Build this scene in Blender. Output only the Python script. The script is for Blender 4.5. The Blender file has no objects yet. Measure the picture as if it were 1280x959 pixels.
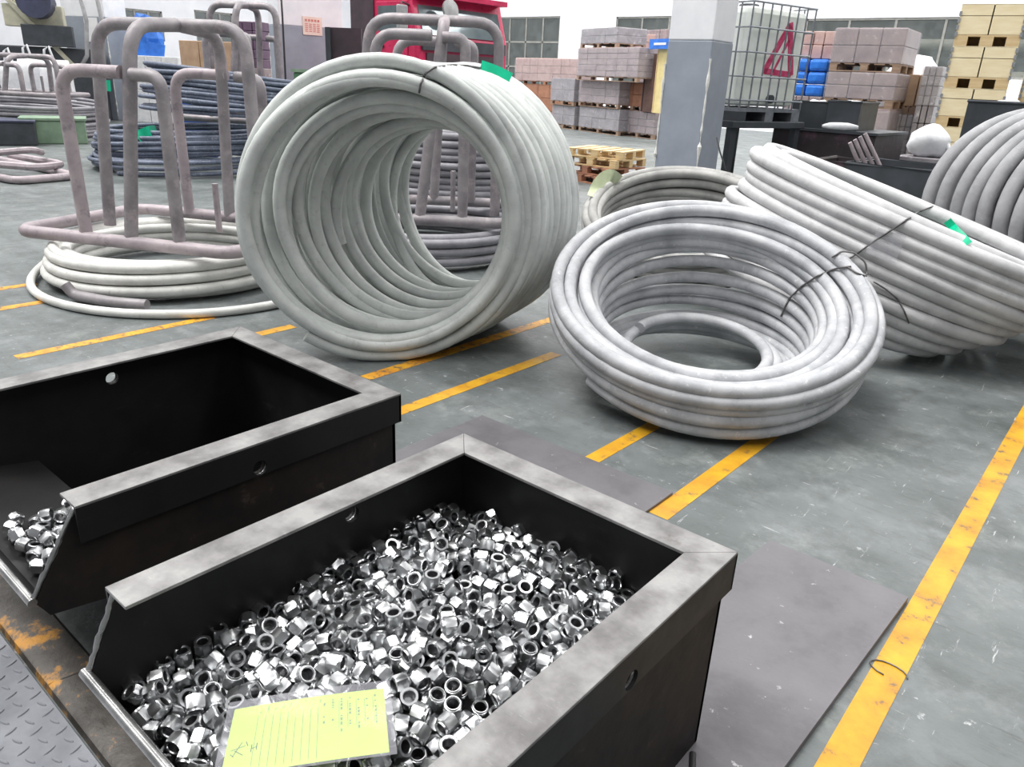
import bpy, bmesh, math, random
from mathutils import Vector, Matrix, Quaternion, noise
random.seed(7)
S = bpy.context.scene
COL = S.collection
PI = math.pi
R_ = math.radians

# ------------------------------------------------------------------ camera
EYE = Vector((0.0, 0.0, 1.5))
FOCAL = 955.0
CAM_ROWS = [[0.755717, 0.27226, -0.595623], [0.653475, -0.253548, 0.713221], [0.043162, -0.928218, -0.369525]]
cam_data = bpy.data.cameras.new('camera')
cam_data.sensor_fit = 'HORIZONTAL'
cam_data.sensor_width = 36.0
cam_data.lens = 36.0 * FOCAL / 1280.0
cam_data.clip_end = 300
cam = bpy.data.objects.new('camera', cam_data)
COL.objects.link(cam)
cx_ = Vector([CAM_ROWS[i][0] for i in range(3)])
cy_ = Vector([CAM_ROWS[i][1] for i in range(3)])
cz_ = Vector([CAM_ROWS[i][2] for i in range(3)])
M = Matrix.Identity(4)
for i in range(3):
    M[i][0] = cx_[i]; M[i][1] = -cy_[i]; M[i][2] = -cz_[i]; M[i][3] = EYE[i]
cam.matrix_world = M
S.camera = cam

# ------------------------------------------------------------------ light
world = bpy.data.worlds.new('world')
S.world = world
world.use_nodes = True
bg = world.node_tree.nodes['Background']
bg.inputs[0].default_value = (0.93, 0.96, 1.0, 1)
bg.inputs[1].default_value = 0.22
def strip_light(x, y, sx, sy, power, z=8.5):
    d = bpy.data.lights.new('skylight_strip', 'AREA')
    d.shape = 'RECTANGLE'; d.size = sx; d.size_y = sy; d.energy = power
    d.color = (1.0, 0.985, 0.97)
    o = bpy.data.objects.new('skylight_strip', d)
    o.location = (x, y, z)
    COL.objects.link(o)
for yy, pw in ((-3.0, 1150), (4.0, 1150), (11.0, 1300), (18.0, 2000), (25.0, 2600)):
    strip_light(-13.0, yy, 38.0, 1.6, pw)
sun = bpy.data.lights.new('daylight', 'SUN')
sun.energy = 2.4; sun.angle = R_(24); sun.color = (1.0, 0.99, 0.97)
so = bpy.data.objects.new('daylight', sun)
so.rotation_euler = (R_(14), R_(-16), 0)
COL.objects.link(so)
S.view_settings.view_transform = 'Standard'
S.view_settings.look = 'None'
S.view_settings.exposure = 0.22
S.view_settings.gamma = 1.0
S.view_settings.use_curve_mapping = False
S.cycles.use_denoising = True
S.cycles.max_bounces = 6

# ------------------------------------------------------------------ helpers
def at(u, v, d):
    """a point seen in direction (u, v) of the 1280 x 959 view, d metres away over the ground"""
    r = cx_ * (u - 640.0) + cy_ * (v - 479.5) + cz_ * FOCAL
    return EYE + r * (d / math.hypot(r.x, r.y))

class MB:
    def __init__(s): s.v = []; s.f = []
    def add(s, vs, fs):
        o = len(s.v); s.v += [tuple(p) for p in vs]; s.f += [tuple(i + o for i in f) for f in fs]; return s
    def box(s, x0, x1, y0, y1, z0, z1, M=None):
        vs = [Vector(p) for p in ((x0,y0,z0),(x1,y0,z0),(x1,y1,z0),(x0,y1,z0),(x0,y0,z1),(x1,y0,z1),(x1,y1,z1),(x0,y1,z1))]
        if M is not None: vs = [M @ p for p in vs]
        return s.add(vs, [(3,2,1,0),(4,5,6,7),(0,1,5,4),(1,2,6,5),(2,3,7,6),(3,0,4,7)])
    def bar(s, a, b, w, h=None, up=Vector((0,0,1))):
        a = Vector(a); b = Vector(b); h = h or w; d = b - a; L = d.length; d.normalize()
        if abs(d.dot(up)) > .99: up = Vector((1,0,0))
        x = d.cross(up).normalized(); y = x.cross(d)
        Mx = Matrix(((x.x,d.x,y.x,a.x),(x.y,d.y,y.y,a.y),(x.z,d.z,y.z,a.z),(0,0,0,1)))
        return s.box(-w/2, w/2, 0, L, -h/2, h/2, Mx)
    def prism(s, poly, ax, t0, t1):
        """poly: 2D points; ax: axis along which it is extruded ('x','y','z')"""
        def P(p, t): return {'x': (t, p[0], p[1]), 'y': (p[0], t, p[1]), 'z': (p[0], p[1], t)}[ax]
        n = len(poly)
        vs = [P(p, t0) for p in poly] + [P(p, t1) for p in poly]
        fs = [tuple(range(n)), tuple(range(2*n-1, n-1, -1))] + [(i, i+n, (i+1)%n+n, (i+1)%n) for i in range(n)]
        return s.add(vs, fs)
    def tube(s, pts, r, sides=8, closed=False, caps=True):
        pts = [Vector(p) for p in pts]; n = len(pts)
        rr = r if isinstance(r, (list, tuple)) else [r]*n
        T = []
        for i in range(n):
            a = pts[i-1] if (i > 0 or closed) else pts[i]
            b = pts[(i+1) % n] if (i < n-1 or closed) else pts[i]
            t = (b - a); T.append(t.normalized() if t.length > 1e-9 else Vector((0,0,1)))
        up = Vector((0,0,1)) if abs(T[0].z) < .9 else Vector((1,0,0))
        x = T[0].cross(up).normalized()
        vs = []
        for i in range(n):
            x = (x - T[i]*x.dot(T[i])).normalized(); y = T[i].cross(x)
            for k in range(sides):
                a = 2*PI*k/sides
                vs.append(pts[i] + (x*math.cos(a) + y*math.sin(a))*rr[i])
        fs = []
        for i in range(n if closed else n-1):
            j = (i+1) % n
            for k in range(sides):
                l = (k+1) % sides
                fs.append((i*sides+k, i*sides+l, j*sides+l, j*sides+k))
        if not closed and caps:
            fs.append(tuple(range(sides-1, -1, -1))); fs.append(tuple((n-1)*sides+k for k in range(sides)))
        return s.add(vs, fs)
    def lathe(s, prof, seg=16, M=None):
        vs = []
        for (r, z) in prof:
            for k in range(seg):
                p = Vector((r*math.cos(2*PI*k/seg), r*math.sin(2*PI*k/seg), z)); vs.append(M @ p if M else p)
        fs = []
        for i in range(len(prof)-1):
            for k in range(seg):
                l = (k+1) % seg; fs.append((i*seg+k, i*seg+l, (i+1)*seg+l, (i+1)*seg+k))
        fs.append(tuple(range(seg-1,-1,-1))); fs.append(tuple((len(prof)-1)*seg+k for k in range(seg)))
        return s.add(vs, fs)
    def mesh(s, name):
        m = bpy.data.meshes.new(name); m.from_pydata(s.v, [], s.f); m.update()
        bm = bmesh.new(); bm.from_mesh(m); bmesh.ops.recalc_face_normals(bm, faces=bm.faces); bm.to_mesh(m); bm.free()
        return m
    def build(s, name, mat, parent=None, smooth=False, bevel=0, angle=40):
        m = s.mesh(name); m.materials.append(mat)
        o = bpy.data.objects.new(name, m); COL.objects.link(o)
        if parent is not None:
            o.parent = parent
            o.matrix_parent_inverse = parent.matrix_world.inverted()
        if smooth:
            for p in m.polygons: p.use_smooth = True
            if smooth == 'auto':
                m.set_sharp_from_angle(angle=R_(angle))
        if bevel:
            b = o.modifiers.new('bevel', 'BEVEL'); b.width = bevel; b.segments = 2; b.limit_method = 'ANGLE'
        return o

def tag(o, label=None, cat=None, group=None, kind=None):
    if label: o['label'] = label
    if cat: o['category'] = cat
    if group: o['group'] = group
    if kind: o['kind'] = kind
    return o
def thing(name, label, cat, loc=(0,0,0), rz=0.0, group=None, kind=None):
    o = bpy.data.objects.new(name, None); COL.objects.link(o)
    o.empty_display_size = .1
    o.matrix_world = Matrix.Translation(Vector(loc)) @ Matrix.Rotation(rz, 4, 'Z')
    return tag(o, label, cat, group, kind)
def put(name, mb, mat, parent, **k):
    """mesh in the parent's own coordinates"""
    o = mb.build(name, mat, None, **k)
    o.parent = parent
    return o
def share(name, mesh, parent, M):
    o = bpy.data.objects.new(name, mesh); COL.objects.link(o); o.parent = parent; o.matrix_local = M; return o

# ------------------------------------------------------------------ materials
def mat(name, c1, c2=None, scale=5, rough=.55, metal=0.0, bump=0.0, bscale=60, c3=None, s3=25, t3=(.62,.7), rvar=.1, detail=6, stretch=None, spec=.5, pos=(.35,.65), alpha=None, trans=0):
    m = bpy.data.materials.new(name); m.use_nodes = True
    nt = m.node_tree; N = nt.nodes; L = nt.links; b = N['Principled BSDF']
    b.inputs['Roughness'].default_value = rough; b.inputs['Metallic'].default_value = metal
    b.inputs['Specular IOR Level'].default_value = spec
    tc = N.new('ShaderNodeTexCoord'); src = tc.outputs['Object']
    if stretch:
        mp = N.new('ShaderNodeMapping'); mp.inputs['Scale'].default_value = stretch; L.new(src, mp.inputs[0]); src = mp.outputs[0]
    def nz(sc, det=detail, rg=.6):
        n = N.new('ShaderNodeTexNoise'); n.inputs['Scale'].default_value = sc; n.inputs['Detail'].default_value = det; n.inputs['Roughness'].default_value = rg
        L.new(src, n.inputs['Vector']); return n.outputs['Fac']
    def ramp(fac, a, c):
        r = N.new('ShaderNodeMapRange'); r.inputs[1].default_value = a; r.inputs[2].default_value = c; L.new(fac, r.inputs[0]); return r.outputs[0]
    if c2 is None: c2 = tuple(x*.8 for x in c1)
    mx = N.new('ShaderNodeMix'); mx.data_type = 'RGBA'
    mx.inputs[6].default_value = (*c1, 1); mx.inputs[7].default_value = (*c2, 1)
    n1 = nz(scale); L.new(ramp(n1, *pos), mx.inputs[0]); out = mx.outputs[2]
    if c3 is not None:
        m2 = N.new('ShaderNodeMix'); m2.data_type = 'RGBA'; m2.inputs[7].default_value = (*c3, 1)
        L.new(out, m2.inputs[6]); L.new(ramp(nz(s3, 8, .7), *t3), m2.inputs[0]); out = m2.outputs[2]
    L.new(out, b.inputs['Base Color'])
    if rvar:
        rr = N.new('ShaderNodeMapRange'); rr.inputs[3].default_value = max(.03, rough-rvar); rr.inputs[4].default_value = min(1, rough+rvar); L.new(nz(scale*3), rr.inputs[0]); L.new(rr.outputs[0], b.inputs['Roughness'])
    if bump:
        bp = N.new('ShaderNodeBump'); bp.inputs['Strength'].default_value = bump; bp.inputs['Distance'].default_value = .01
        L.new(nz(bscale, 4), bp.inputs['Height']); L.new(bp.outputs[0], b.inputs['Normal'])
    if alpha is not None: b.inputs['Alpha'].default_value = alpha
    if trans: b.inputs['Transmission Weight'].default_value = trans
    return m
def srgb(r, g, b):
    return tuple((x/255/12.92 if x/255 <= .04045 else ((x/255+.055)/1.055)**2.4) for x in (r, g, b))

MT = {}
MT['floor'] = mat('floor_concrete', srgb(112,117,118), srgb(84,91,90), 1.6, rough=.48, bump=.25, bscale=28, c3=srgb(150,154,155), s3=4.5, t3=(.52,.95), rvar=.16, detail=10)
MT['yellow'] = mat('yellow_paint', srgb(208,160,34), srgb(186,130,28), 7, rough=.5, bump=.15, c3=srgb(104,92,74), s3=14, t3=(.57,.66))
MT['yellow_worn'] = mat('worn_yellow_paint', srgb(226,168,40), srgb(200,130,30), 7, rough=.5, bump=.15, c3=srgb(104,92,78), s3=22, t3=(.50,.62))
MT['plate'] = mat('floor_plate_steel', srgb(112,110,114), srgb(96,94,98), 3, rough=.45, bump=.08, bscale=30, c3=srgb(165,165,168), s3=28, t3=(.68,.75), metal=.2)
MT['checker'] = mat('checker_plate_steel', srgb(150,152,158), srgb(122,124,130), 6, rough=.40, metal=.3, bump=.05, c3=srgb(60,72,70), s3=7, t3=(.62,.72))
MT['edge'] = mat('edge_bar_worn_paint', srgb(58,54,50), srgb(92,88,84), 9, rough=.5, bump=.25, bscale=40, c3=srgb(184,132,56), s3=9, t3=(.545,.63), metal=.2)
MT['black'] = mat('bin_black_paint', srgb(22,22,24), srgb(32,31,31), 4, rough=.5, bump=.05, bscale=20, c3=srgb(70,68,68), s3=11, t3=(.66,.9), rvar=.12, spec=.3)
MT['brown'] = mat('bin_stained_paint', srgb(27,25,25), srgb(44,37,32), 6, rough=.6, bump=.1, bscale=30, c3=srgb(96,88,82), s3=12, t3=(.62,.9), spec=.25)
MT['rim'] = mat('bin_bare_steel_rim', srgb(156,155,154), srgb(108,106,106), 9, rough=.42, metal=.4, bump=.06, bscale=50, c3=srgb(84,76,70), s3=6, t3=(.64,.78))
MT['lip'] = mat('polished_lip_steel', srgb(200,200,200), srgb(150,150,150), 15, rough=.3, metal=.9)
MT['nut'] = mat('nut_zinc_steel', (.66,.67,.68), (.52,.53,.54), 30, rough=.30, metal=1.0, rvar=0, detail=2)
MT['bore'] = mat('nut_threaded_bore', (.30,.30,.31), (.18,.18,.19), 90, rough=.4, metal=1.0)
def wire_mat(name, a, b, c, t3=(.6,.8), s3=30):
    return mat(name, srgb(*a), srgb(*b), 5, rough=.55, bump=.12, bscale=90, c3=srgb(*c), s3=s3, t3=t3, metal=0.0)
MT['wireA'] = wire_mat('wire_chalk_white', (214,218,215), (190,194,192), (150,153,151), t3=(.58,.85))
MT['wireB'] = wire_mat('wire_pale_grey', (194,195,198), (156,158,162), (222,222,222), t3=(.60,.74))
MT['wireC'] = wire_mat('wire_white_grey', (208,208,209), (180,180,182), (150,148,146))
MT['wireE'] = wire_mat('wire_mid_grey', (172,172,175), (146,147,150), (196,196,196))
MT['wireD'] = wire_mat('wire_dull_grey', (172,171,168), (138,138,136), (196,196,192))
MT['wireF'] = wire_mat('wire_cream_white', (222,222,218), (196,196,192), (150,148,146))
MT['wireN'] = wire_mat('wire_dark_blue_grey', (112,120,138), (80,88,106), (176,184,194), t3=(.55,.75))
MT['wireG'] = wire_mat('wire_grey_stock', (156,154,160), (126,126,132), (186,184,188))
MT['tie'] = mat('iron_tie_wire', srgb(84,82,84), srgb(120,118,118), 30, rough=.45, metal=.6)
MT['green'] = mat('green_tag_plastic', srgb(14,196,150), srgb(10,178,134), 12, rough=.35)
MT['whitepl'] = mat('white_plastic', srgb(228,230,232), srgb(206,208,212), 8, rough=.5)
MT['tape'] = mat('pale_green_tape', srgb(206,216,180), srgb(184,194,158), 14, rough=.5)
MT['frame'] = mat('frame_tube_grey_paint', srgb(160,155,158), srgb(126,121,125), 5, rough=.5, metal=.15, bump=.1, bscale=60, c3=srgb(180,167,171), s3=6, t3=(.52,.7))
MT['frame_p'] = mat('frame_tube_pinkish_paint', srgb(182,170,174), srgb(152,142,147), 5, rough=.5, metal=.1, bump=.1, c3=srgb(120,114,120), s3=8, t3=(.55,.7))
MT['conc_white'] = mat('white_painted_concrete', srgb(236,237,240), srgb(224,226,230), 3, rough=.7, bump=.06, bscale=25, c3=srgb(196,196,198), s3=14, t3=(.70,.8))
MT['conc_grey'] = mat('grey_painted_concrete', srgb(152,159,170), srgb(140,147,158), 2.5, rough=.6, bump=.05, bscale=25, c3=srgb(206,208,210), s3=10, t3=(.76,.8))
MT['chip'] = mat('chipped_plaster', srgb(236,236,232), srgb(214,214,210), 30, rough=.8, bump=.2)
MT['wall'] = mat('white_wall', srgb(238,239,243), srgb(226,228,234), 1.0, rough=.8)
MT['winframe'] = mat('window_frame_paint', srgb(150,150,146), srgb(128,128,124), 8, rough=.6)
MT['glass'] = mat('window_glass', srgb(120,128,128), srgb(90,98,98), 3, rough=.12, alpha=.35)
MT['outside'] = mat('factory_yard', srgb(150,150,146), srgb(120,122,118), .4, rough=.9)
MT['pipe'] = mat('cream_pipe', srgb(206,204,186), srgb(186,184,168), 2, rough=.6)
MT['red'] = mat('truck_red_paint', srgb(206,44,92), srgb(184,36,78), 3, rough=.3)
MT['darkred'] = mat('truck_dark_trim', srgb(74,58,66), srgb(56,46,52), 5, rough=.6)
MT['tglass'] = mat('truck_glass', srgb(120,132,136), srgb(96,108,112), 2, rough=.06, metal=.3)
MT['chrome'] = mat('mirror_grey_plastic', srgb(170,170,172), srgb(140,140,142), 4, rough=.35)
MT['wood'] = mat('pale_pine', srgb(214,190,146), srgb(196,168,124), 3, rough=.65, stretch=(1,1,8), bump=.05, c3=srgb(170,132,92), s3=12, t3=(.64,.74))
MT['wood2'] = mat('pale_plywood', srgb(234,220,184), srgb(224,206,166), 3, rough=.6, stretch=(1,1,6), c3=srgb(206,176,134), s3=9, t3=(.66,.76))
MT['wood3'] = mat('aged_pallet_wood', srgb(160,136,116), srgb(130,108,94), 3, rough=.75, stretch=(1,1,6))
MT['wood4'] = mat('brown_pallet_wood', srgb(166,118,92), srgb(140,98,78), 4, rough=.75)
MT['strip'] = mat('galvanised_edging', srgb(176,178,182), srgb(150,152,156), 20, rough=.4, metal=.7)
MT['carton'] = mat('carton_in_film', srgb(162,146,146), srgb(136,122,126), 4, rough=.35, bump=.1, bscale=14, c3=srgb(196,190,192), s3=9, t3=(.58,.7))
MT['carton2'] = mat('tan_carton', srgb(190,160,132), srgb(170,140,114), 4, rough=.5, bump=.05)
MT['carton3'] = mat('grey_wrapped_carton', srgb(150,146,150), srgb(124,120,126), 4, rough=.3, bump=.15, bscale=10, c3=srgb(198,196,200), s3=7, t3=(.56,.7))
MT['cartonp'] = mat('pinkish_carton', srgb(198,168,160), srgb(176,144,140), 4, rough=.4, bump=.1, c3=srgb(216,204,200), s3=9, t3=(.6,.7))
MT['maroon'] = mat('maroon_stack_paint', srgb(112,88,110), srgb(92,72,92), 6, rough=.6)
MT['film'] = mat('stretch_film', srgb(210,208,212), srgb(180,178,184), 3, rough=.2, alpha=.25, bump=.4, bscale=12)
MT['bluep'] = mat('blue_bottle_pack', srgb(52,128,222), srgb(34,104,200), 9, rough=.3, bump=.2, bscale=20, c3=srgb(190,214,240), s3=18, t3=(.66,.72))
MT['bluetarp'] = mat('blue_tarpaulin', srgb(52,122,214), srgb(36,96,186), 4, rough=.5, bump=.2, bscale=8)
MT['blues'] = mat('blue_board', srgb(58,96,176), srgb(46,80,152), 5, rough=.5)
MT['yellowpl'] = mat('pale_yellow_board', srgb(222,206,150), srgb(206,190,134), 6, rough=.6)
MT['dark'] = mat('dark_grey_steel', srgb(70,74,80), srgb(56,60,64), 4, rough=.5, metal=.2)
MT['darker'] = mat('black_brown_steel', srgb(66,58,62), srgb(50,46,48), 4, rough=.5, metal=.2, c3=srgb(110,80,96), s3=2.5, t3=(.56,.7))
MT['bag'] = mat('white_woven_sack', srgb(232,233,236), srgb(208,210,214), 6, rough=.7, bump=.3, bscale=18)
MT['tank'] = mat('tank_translucent_plastic', srgb(238,241,236), srgb(226,232,222), 2, rough=.4)
MT['cage'] = mat('galvanised_cage', srgb(150,154,160), srgb(126,130,136), 14, rough=.4, metal=.6)
MT['redmark'] = mat('red_spray_mark', srgb(196,44,96), srgb(210,90,130), 18, rough=.6)
MT['machine'] = mat('machine_cream_paint', srgb(206,202,178), srgb(184,182,164), 5, rough=.5)
MT['machdark'] = mat('machine_dark_blue', srgb(66,70,96), srgb(50,54,72), 5, rough=.5)
MT['gbox'] = mat('green_steel_box', srgb(134,158,134), srgb(114,138,116), 4, rough=.5)
MT['gbox2'] = mat('green_bin_paint', srgb(98,140,106), srgb(80,120,90), 4, rough=.5)
MT['paper'] = mat('white_paper', srgb(240,240,240), srgb(228,228,230), 4, rough=.7)
MT['poster'] = mat('cream_poster_paper', srgb(236,216,204), srgb(226,202,190), 4, rough=.7)
MT['ink'] = mat('poster_red_ink', srgb(196,110,100), srgb(206,130,120), 9, rough=.7)
MT['card'] = mat('yellow_green_paper', srgb(196,228,84), srgb(184,218,74), 4, rough=.6)
MT['cardink'] = mat('grey_print_ink', srgb(134,158,86), srgb(120,140,80), 20, rough=.7)
MT['penink'] = mat('pen_ink', srgb(66,80,48), srgb(56,70,40), 20, rough=.6)
MT['sleeve'] = mat('clear_plastic_sleeve', srgb(205,205,212), srgb(190,190,198), 6, rough=.12, alpha=.16)
MT['cable'] = mat('black_rubber_cable', srgb(34,34,36), srgb(46,46,48), 6, rough=.6)
MT['bronze'] = mat('brown_door_board', srgb(112,84,76), srgb(92,70,64), 4, rough=.6)

def overlay(m, col, scale, lo, hi, stretch=None, rot=0.0, amount=1.0):
    """a further layer of marks over a material's colour"""
    nt = m.node_tree; N = nt.nodes; L = nt.links; b = N['Principled BSDF']
    src = b.inputs['Base Color'].links[0].from_socket
    tc = N.new('ShaderNodeTexCoord'); mp = N.new('ShaderNodeMapping'); mp.inputs['Scale'].default_value = stretch or (1,1,1); mp.inputs['Rotation'].default_value = (0,0,rot)
    L.new(tc.outputs['Object'], mp.inputs[0])
    n = N.new('ShaderNodeTexNoise'); n.inputs['Scale'].default_value = scale; n.inputs['Detail'].default_value = 12; n.inputs['Roughness'].default_value = .72
    L.new(mp.outputs[0], n.inputs['Vector'])
    r = N.new('ShaderNodeMapRange'); r.inputs[1].default_value = lo; r.inputs[2].default_value = hi; r.inputs[4].default_value = amount; L.new(n.outputs['Fac'], r.inputs[0])
    mx = N.new('ShaderNodeMix'); mx.data_type = 'RGBA'; mx.inputs[7].default_value = (*col, 1)
    L.new(src, mx.inputs[6]); L.new(r.outputs[0], mx.inputs[0]); L.new(mx.outputs[2], b.inputs['Base Color'])
overlay(MT['floor'], srgb(58,64,62), 2.2, .48, .72, None, 0, .8)
overlay(MT['floor'], srgb(140,146,142), 3.1, .54, .70, None, .7, .55)
overlay(MT['floor'], srgb(52,54,54), 5.0, .56, .72, (1, 6, 1), .5, .6)
overlay(MT['floor'], srgb(206,208,208), 16, .62, .70, None, 0, .7)
overlay(MT['floor'], srgb(205,207,207), 4, .63, .68, (9, 1, 1), .9, .7)
overlay(MT['floor'], srgb(205,207,207), 3.5, .64, .68, (1, 10, 1), .3, .6)
overlay(MT['plate'], srgb(205,205,207), 18, .645, .70, None, 0, .7)
overlay(MT['plate'], srgb(78,76,78), 3, .5, .75, None, 0, .5)
overlay(MT['black'], srgb(92,92,94), 5, .62, .85, (1, 1, 3), .4, .35)
overlay(MT['rim'], srgb(190,190,190), 40, .6, .75, (1, 5, 1), 0, .4)
overlay(MT['wireB'], srgb(108,110,114), 8, .55, .75, None, 0, .6)
overlay(MT['wireC'], srgb(120,119,118), 6, .56, .78, None, 0, .5)
overlay(MT['wireA'], srgb(128,132,130), 9, .56, .78, None, 0, .45)
overlay(MT['wireE'], srgb(110,110,113), 7, .52, .75, None, 0, .5)

# ================================================================== the setting
def struct(name, mb, m, **k):
    o = mb.build(name, m, None, **k); o['kind'] = 'structure'; return o
floor = struct('floor', MB().box(-62, 8, -6, 60, -.2, 0), MT['floor'])
# yellow lines painted on the floor (x0, x1, y0, y1)
for i, (x0, x1, y0, y1, w) in enumerate(((-.313,-.229,1.42,6.5,0), (-1.20,-1.119,2.28,3.9,0), (-1.64,-1.567,2.42,3.4,0), (-2.59,-2.512,2.02,3.45,0),
        (-3.04,-2.96,2.38,4.2,1), (-4.04,-3.96,2.36,2.62,0), (-4.53,-4.455,1.22,2.35,1), (-5.54,-5.46,.9,1.75,1), (-6.05,-5.97,.8,1.85,1))):
    line = MB()
    k = .013 if i == 0 else 0.0
    line.prism([(x0-k*(y0-3), y0), (x1-k*(y0-3), y0), (x1-k*(y1-3), y1), (x0-k*(y1-3), y1)], 'z', 0, .0016)
    line.build('yellow_line', MT['yellow_worn' if w else 'yellow'], floor)
# far walls
def wall_with_windows(name, axis, at_, lo, hi, z1, wins, mt):
    """wall in the plane axis = at_, from lo to hi along the other axis; wins: (a0, a1, z0, z1, columns, rows)"""
    mb = MB(); t = .25
    def bx(a0, a1, za, zb):
        if a1 - a0 < 1e-4 or zb - za < 1e-4: return
        if axis == 'y': mb.box(a0, a1, at_, at_ + t, za, zb)
        else: mb.box(at_ - t, at_, a0, a1, za, zb)
    cur = lo
    for w in sorted(wins):
        bx(cur, w[0], 0, z1); bx(w[0], w[1], 0, w[2]); bx(w[0], w[1], w[3], z1); cur = w[1]
    bx(cur, hi, 0, z1)
    return struct(name, mb, mt)
WY = 31.0; WX = -36.0
wins_back = [(-29.2,-24.0,1.0,4.32,5,3), (-20.9,-15.6,1.0,4.25,4,2), (-12.4,-4.4,2.2,4.08,5,1)]
wall_with_windows('wall_back', 'y', WY, -36.2, 8, 11, wins_back, MT['wall'])
wins_left = [(16.2,18.0,2.4,3.6,3,1), (19.5,21.4,1.6,3.8,3,1)]
wall_with_windows('wall_left', 'x', WX, -6, 31.2, 11, wins_left, MT['wall'])
WN = [0]
def window(axis, at_, w):
    WN[0] += 1
    root = bpy.data.objects.new('window_%d' % WN[0], None); COL.objects.link(root); root['kind'] = 'structure'
    a0, a1, z0, z1, nc, nr = w
    def bx(mb, p0, p1, q0, q1, d0, d1):
        if axis == 'y': return mb.box(p0, p1, at_ + d0, at_ + d1, q0, q1)
        return mb.box(at_ - d1, at_ - d0, p0, p1, q0, q1)
    fr = MB(); k = .07
    bx(fr, a0, a1, z0, z0+k, .04, .12); bx(fr, a0, a1, z1-k, z1, .04, .12); bx(fr, a0, a0+k, z0, z1, .04, .12); bx(fr, a1-k, a1, z0, z1, .04, .12)
    put('window_frame', fr, MT['winframe'], root)
    for c in range(1, nc):
        x = a0 + (a1-a0)*c/nc; put('mullion', bx(MB(), x-.04, x+.04, z0, z1, .05, .11), MT['winframe'], root)
    for r in range(1, nr):
        z = z0 + (z1-z0)*r/nr; put('transom', bx(MB(), a0, a1, z-.04, z+.04, .05, .11), MT['winframe'], root)
    for c in range(nc):
        for r in range(nr):
            x0 = a0 + (a1-a0)*c/nc; x1 = a0 + (a1-a0)*(c+1)/nc; q0 = z0 + (z1-z0)*r/nr; q1 = z0 + (z1-z0)*(r+1)/nr
            put('pane', bx(MB(), x0+.03, x1-.03, q0+.03, q1-.03, .075, .085), MT['glass'], root)
for w in wins_back: window('y', WY, w)
for w in wins_left: window('x', WX, w)
# the next hall seen through the windows
struct('wall_next_hall', MB().box(-40, 10, 43, 43.3, 0, 9), MT['outside'])

def column(name, label, p, s0, s1, rz, zp, h=11):
    """square pillar, grey below, white above; p is its near corner"""
    root = thing(name, label, 'pillar', (p.x, p.y, 0), rz, kind='structure')
    put('painted_base', MB().box(-s0, 0, 0, s1, 0, zp), MT['conc_grey'], root, bevel=.012)
    put('painted_shaft', MB().box(-s0, 0, 0, s1, zp, h), MT['conc_white'], root, bevel=.012)
    random.seed(5)
    for (cx, cy) in ((0, 0), (-s0, 0)):      # chipped plaster along the corners
        ch = MB(); z = .1
        pts = []
        while z < zp - .15:
            pts.append((cx + (.002 if cx == 0 else -.002), cy - .002, z)); z += random.uniform(.04, .09)
        rad = [max(.003, random.gauss(.009, .006)) for _ in pts]
        ch.tube(pts, rad, 6); put('chipped_edge', ch, MT['chip'], root)
    return root
pc = at(881, 130, 8.6)
colR = column('column', 'square pillar painted grey below and white above, beside the caged liquid tank', pc, .50, .50, R_(2), 1.95)
pl = at(352, 85, 17.0)
colL = column('column', 'grey and white pillar with a poster, left of the red truck', pl, .46, 1.4, R_(-8), 2.30)
pm = at(735, 20, 30.5)

# ================================================================== foreground: floor plates, checker plate, bins
pa = thing('floor_plate', 'thin grey steel plate on the floor behind the two bins', 'floor plate', (-1.73, 2.1, 0))
put('plate_sheet', MB().box(-.5, .53, -.75, .36, .001, .014), MT['plate'], pa, bevel=.003)
pb = thing('floor_plate', 'dark grey steel plate on the floor right of the nut bin', 'floor plate', (-.55, 1.7, 0))
put('plate_sheet', MB().prism([(-.60,-1.0),(.175,-1.0),(.21,-.2),(.24,.69),(-.22,.69),(-.25,.2),(-.60,.2)], 'z', .001, .024), MT['plate'], pb)
# checker plate with raised lugs
ck = thing('checker_plate', 'grey checkered tread plate in the bottom left corner', 'tread plate', (-2.2, 0, 0))
put('plate_sheet', MB().box(-1.6, 1.0, -.9, .405, .001, .02), MT['checker'], ck)
lug = MB()
for k in range(2):
    pass
prof = []
n = 8
ring = [(math.cos(2*PI*i/n)*.0175, math.sin(2*PI*i/n)*.0048) for i in range(n)]
lug.add([(x, y, 0) for x, y in ring] + [(x*.72, y*.55, .0035) for x, y in ring], [tuple(range(n, 2*n))] + [(i, (i+1)%n, (i+1)%n+n, i+n) for i in range(n)])
lm = lug.mesh('tread_lug'); lm.materials.append(MT['checker'])
for p in lm.polygons: p.use_smooth = False
for i in range(-16, 24):
    for j in range(0, 9):
        x = i*.0405 + .012; y = .385 - j*.0405
        # only the part of the plate that the view shows carries separate lugs
        if x < -.02 + .0 or x > .78 or (y < .385 - (.82-x)*.5 and j > 4): continue
        a = 0 if (i + j) % 2 == 0 else PI/2
        share('tread_lug', lm, ck, Matrix.Translation((x, y, .0195)) @ Matrix.Rotation(a + R_(20), 4, 'Z'))
eb = thing('edge_bar', 'rusty steel edge strip with flaking yellow paint along the tread plate', 'edge strip', (-2.2, .47, 0))
pts = [(-.055,0),(-.05,.020),(-.03,.030),(.03,.032),(.06,.026),(.075,0)]
put('edge_strip', MB().prism(pts, 'x', -1.6, 1.3), MT['edge'], eb, smooth='auto')
put('weld_seam', MB().tube([(.36,-.05,.018),(.375,-.02,.03),(.385,.02,.0325),(.38,.06,.027)], .0035, 6), MT['edge'], eb, smooth=True)

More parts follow.
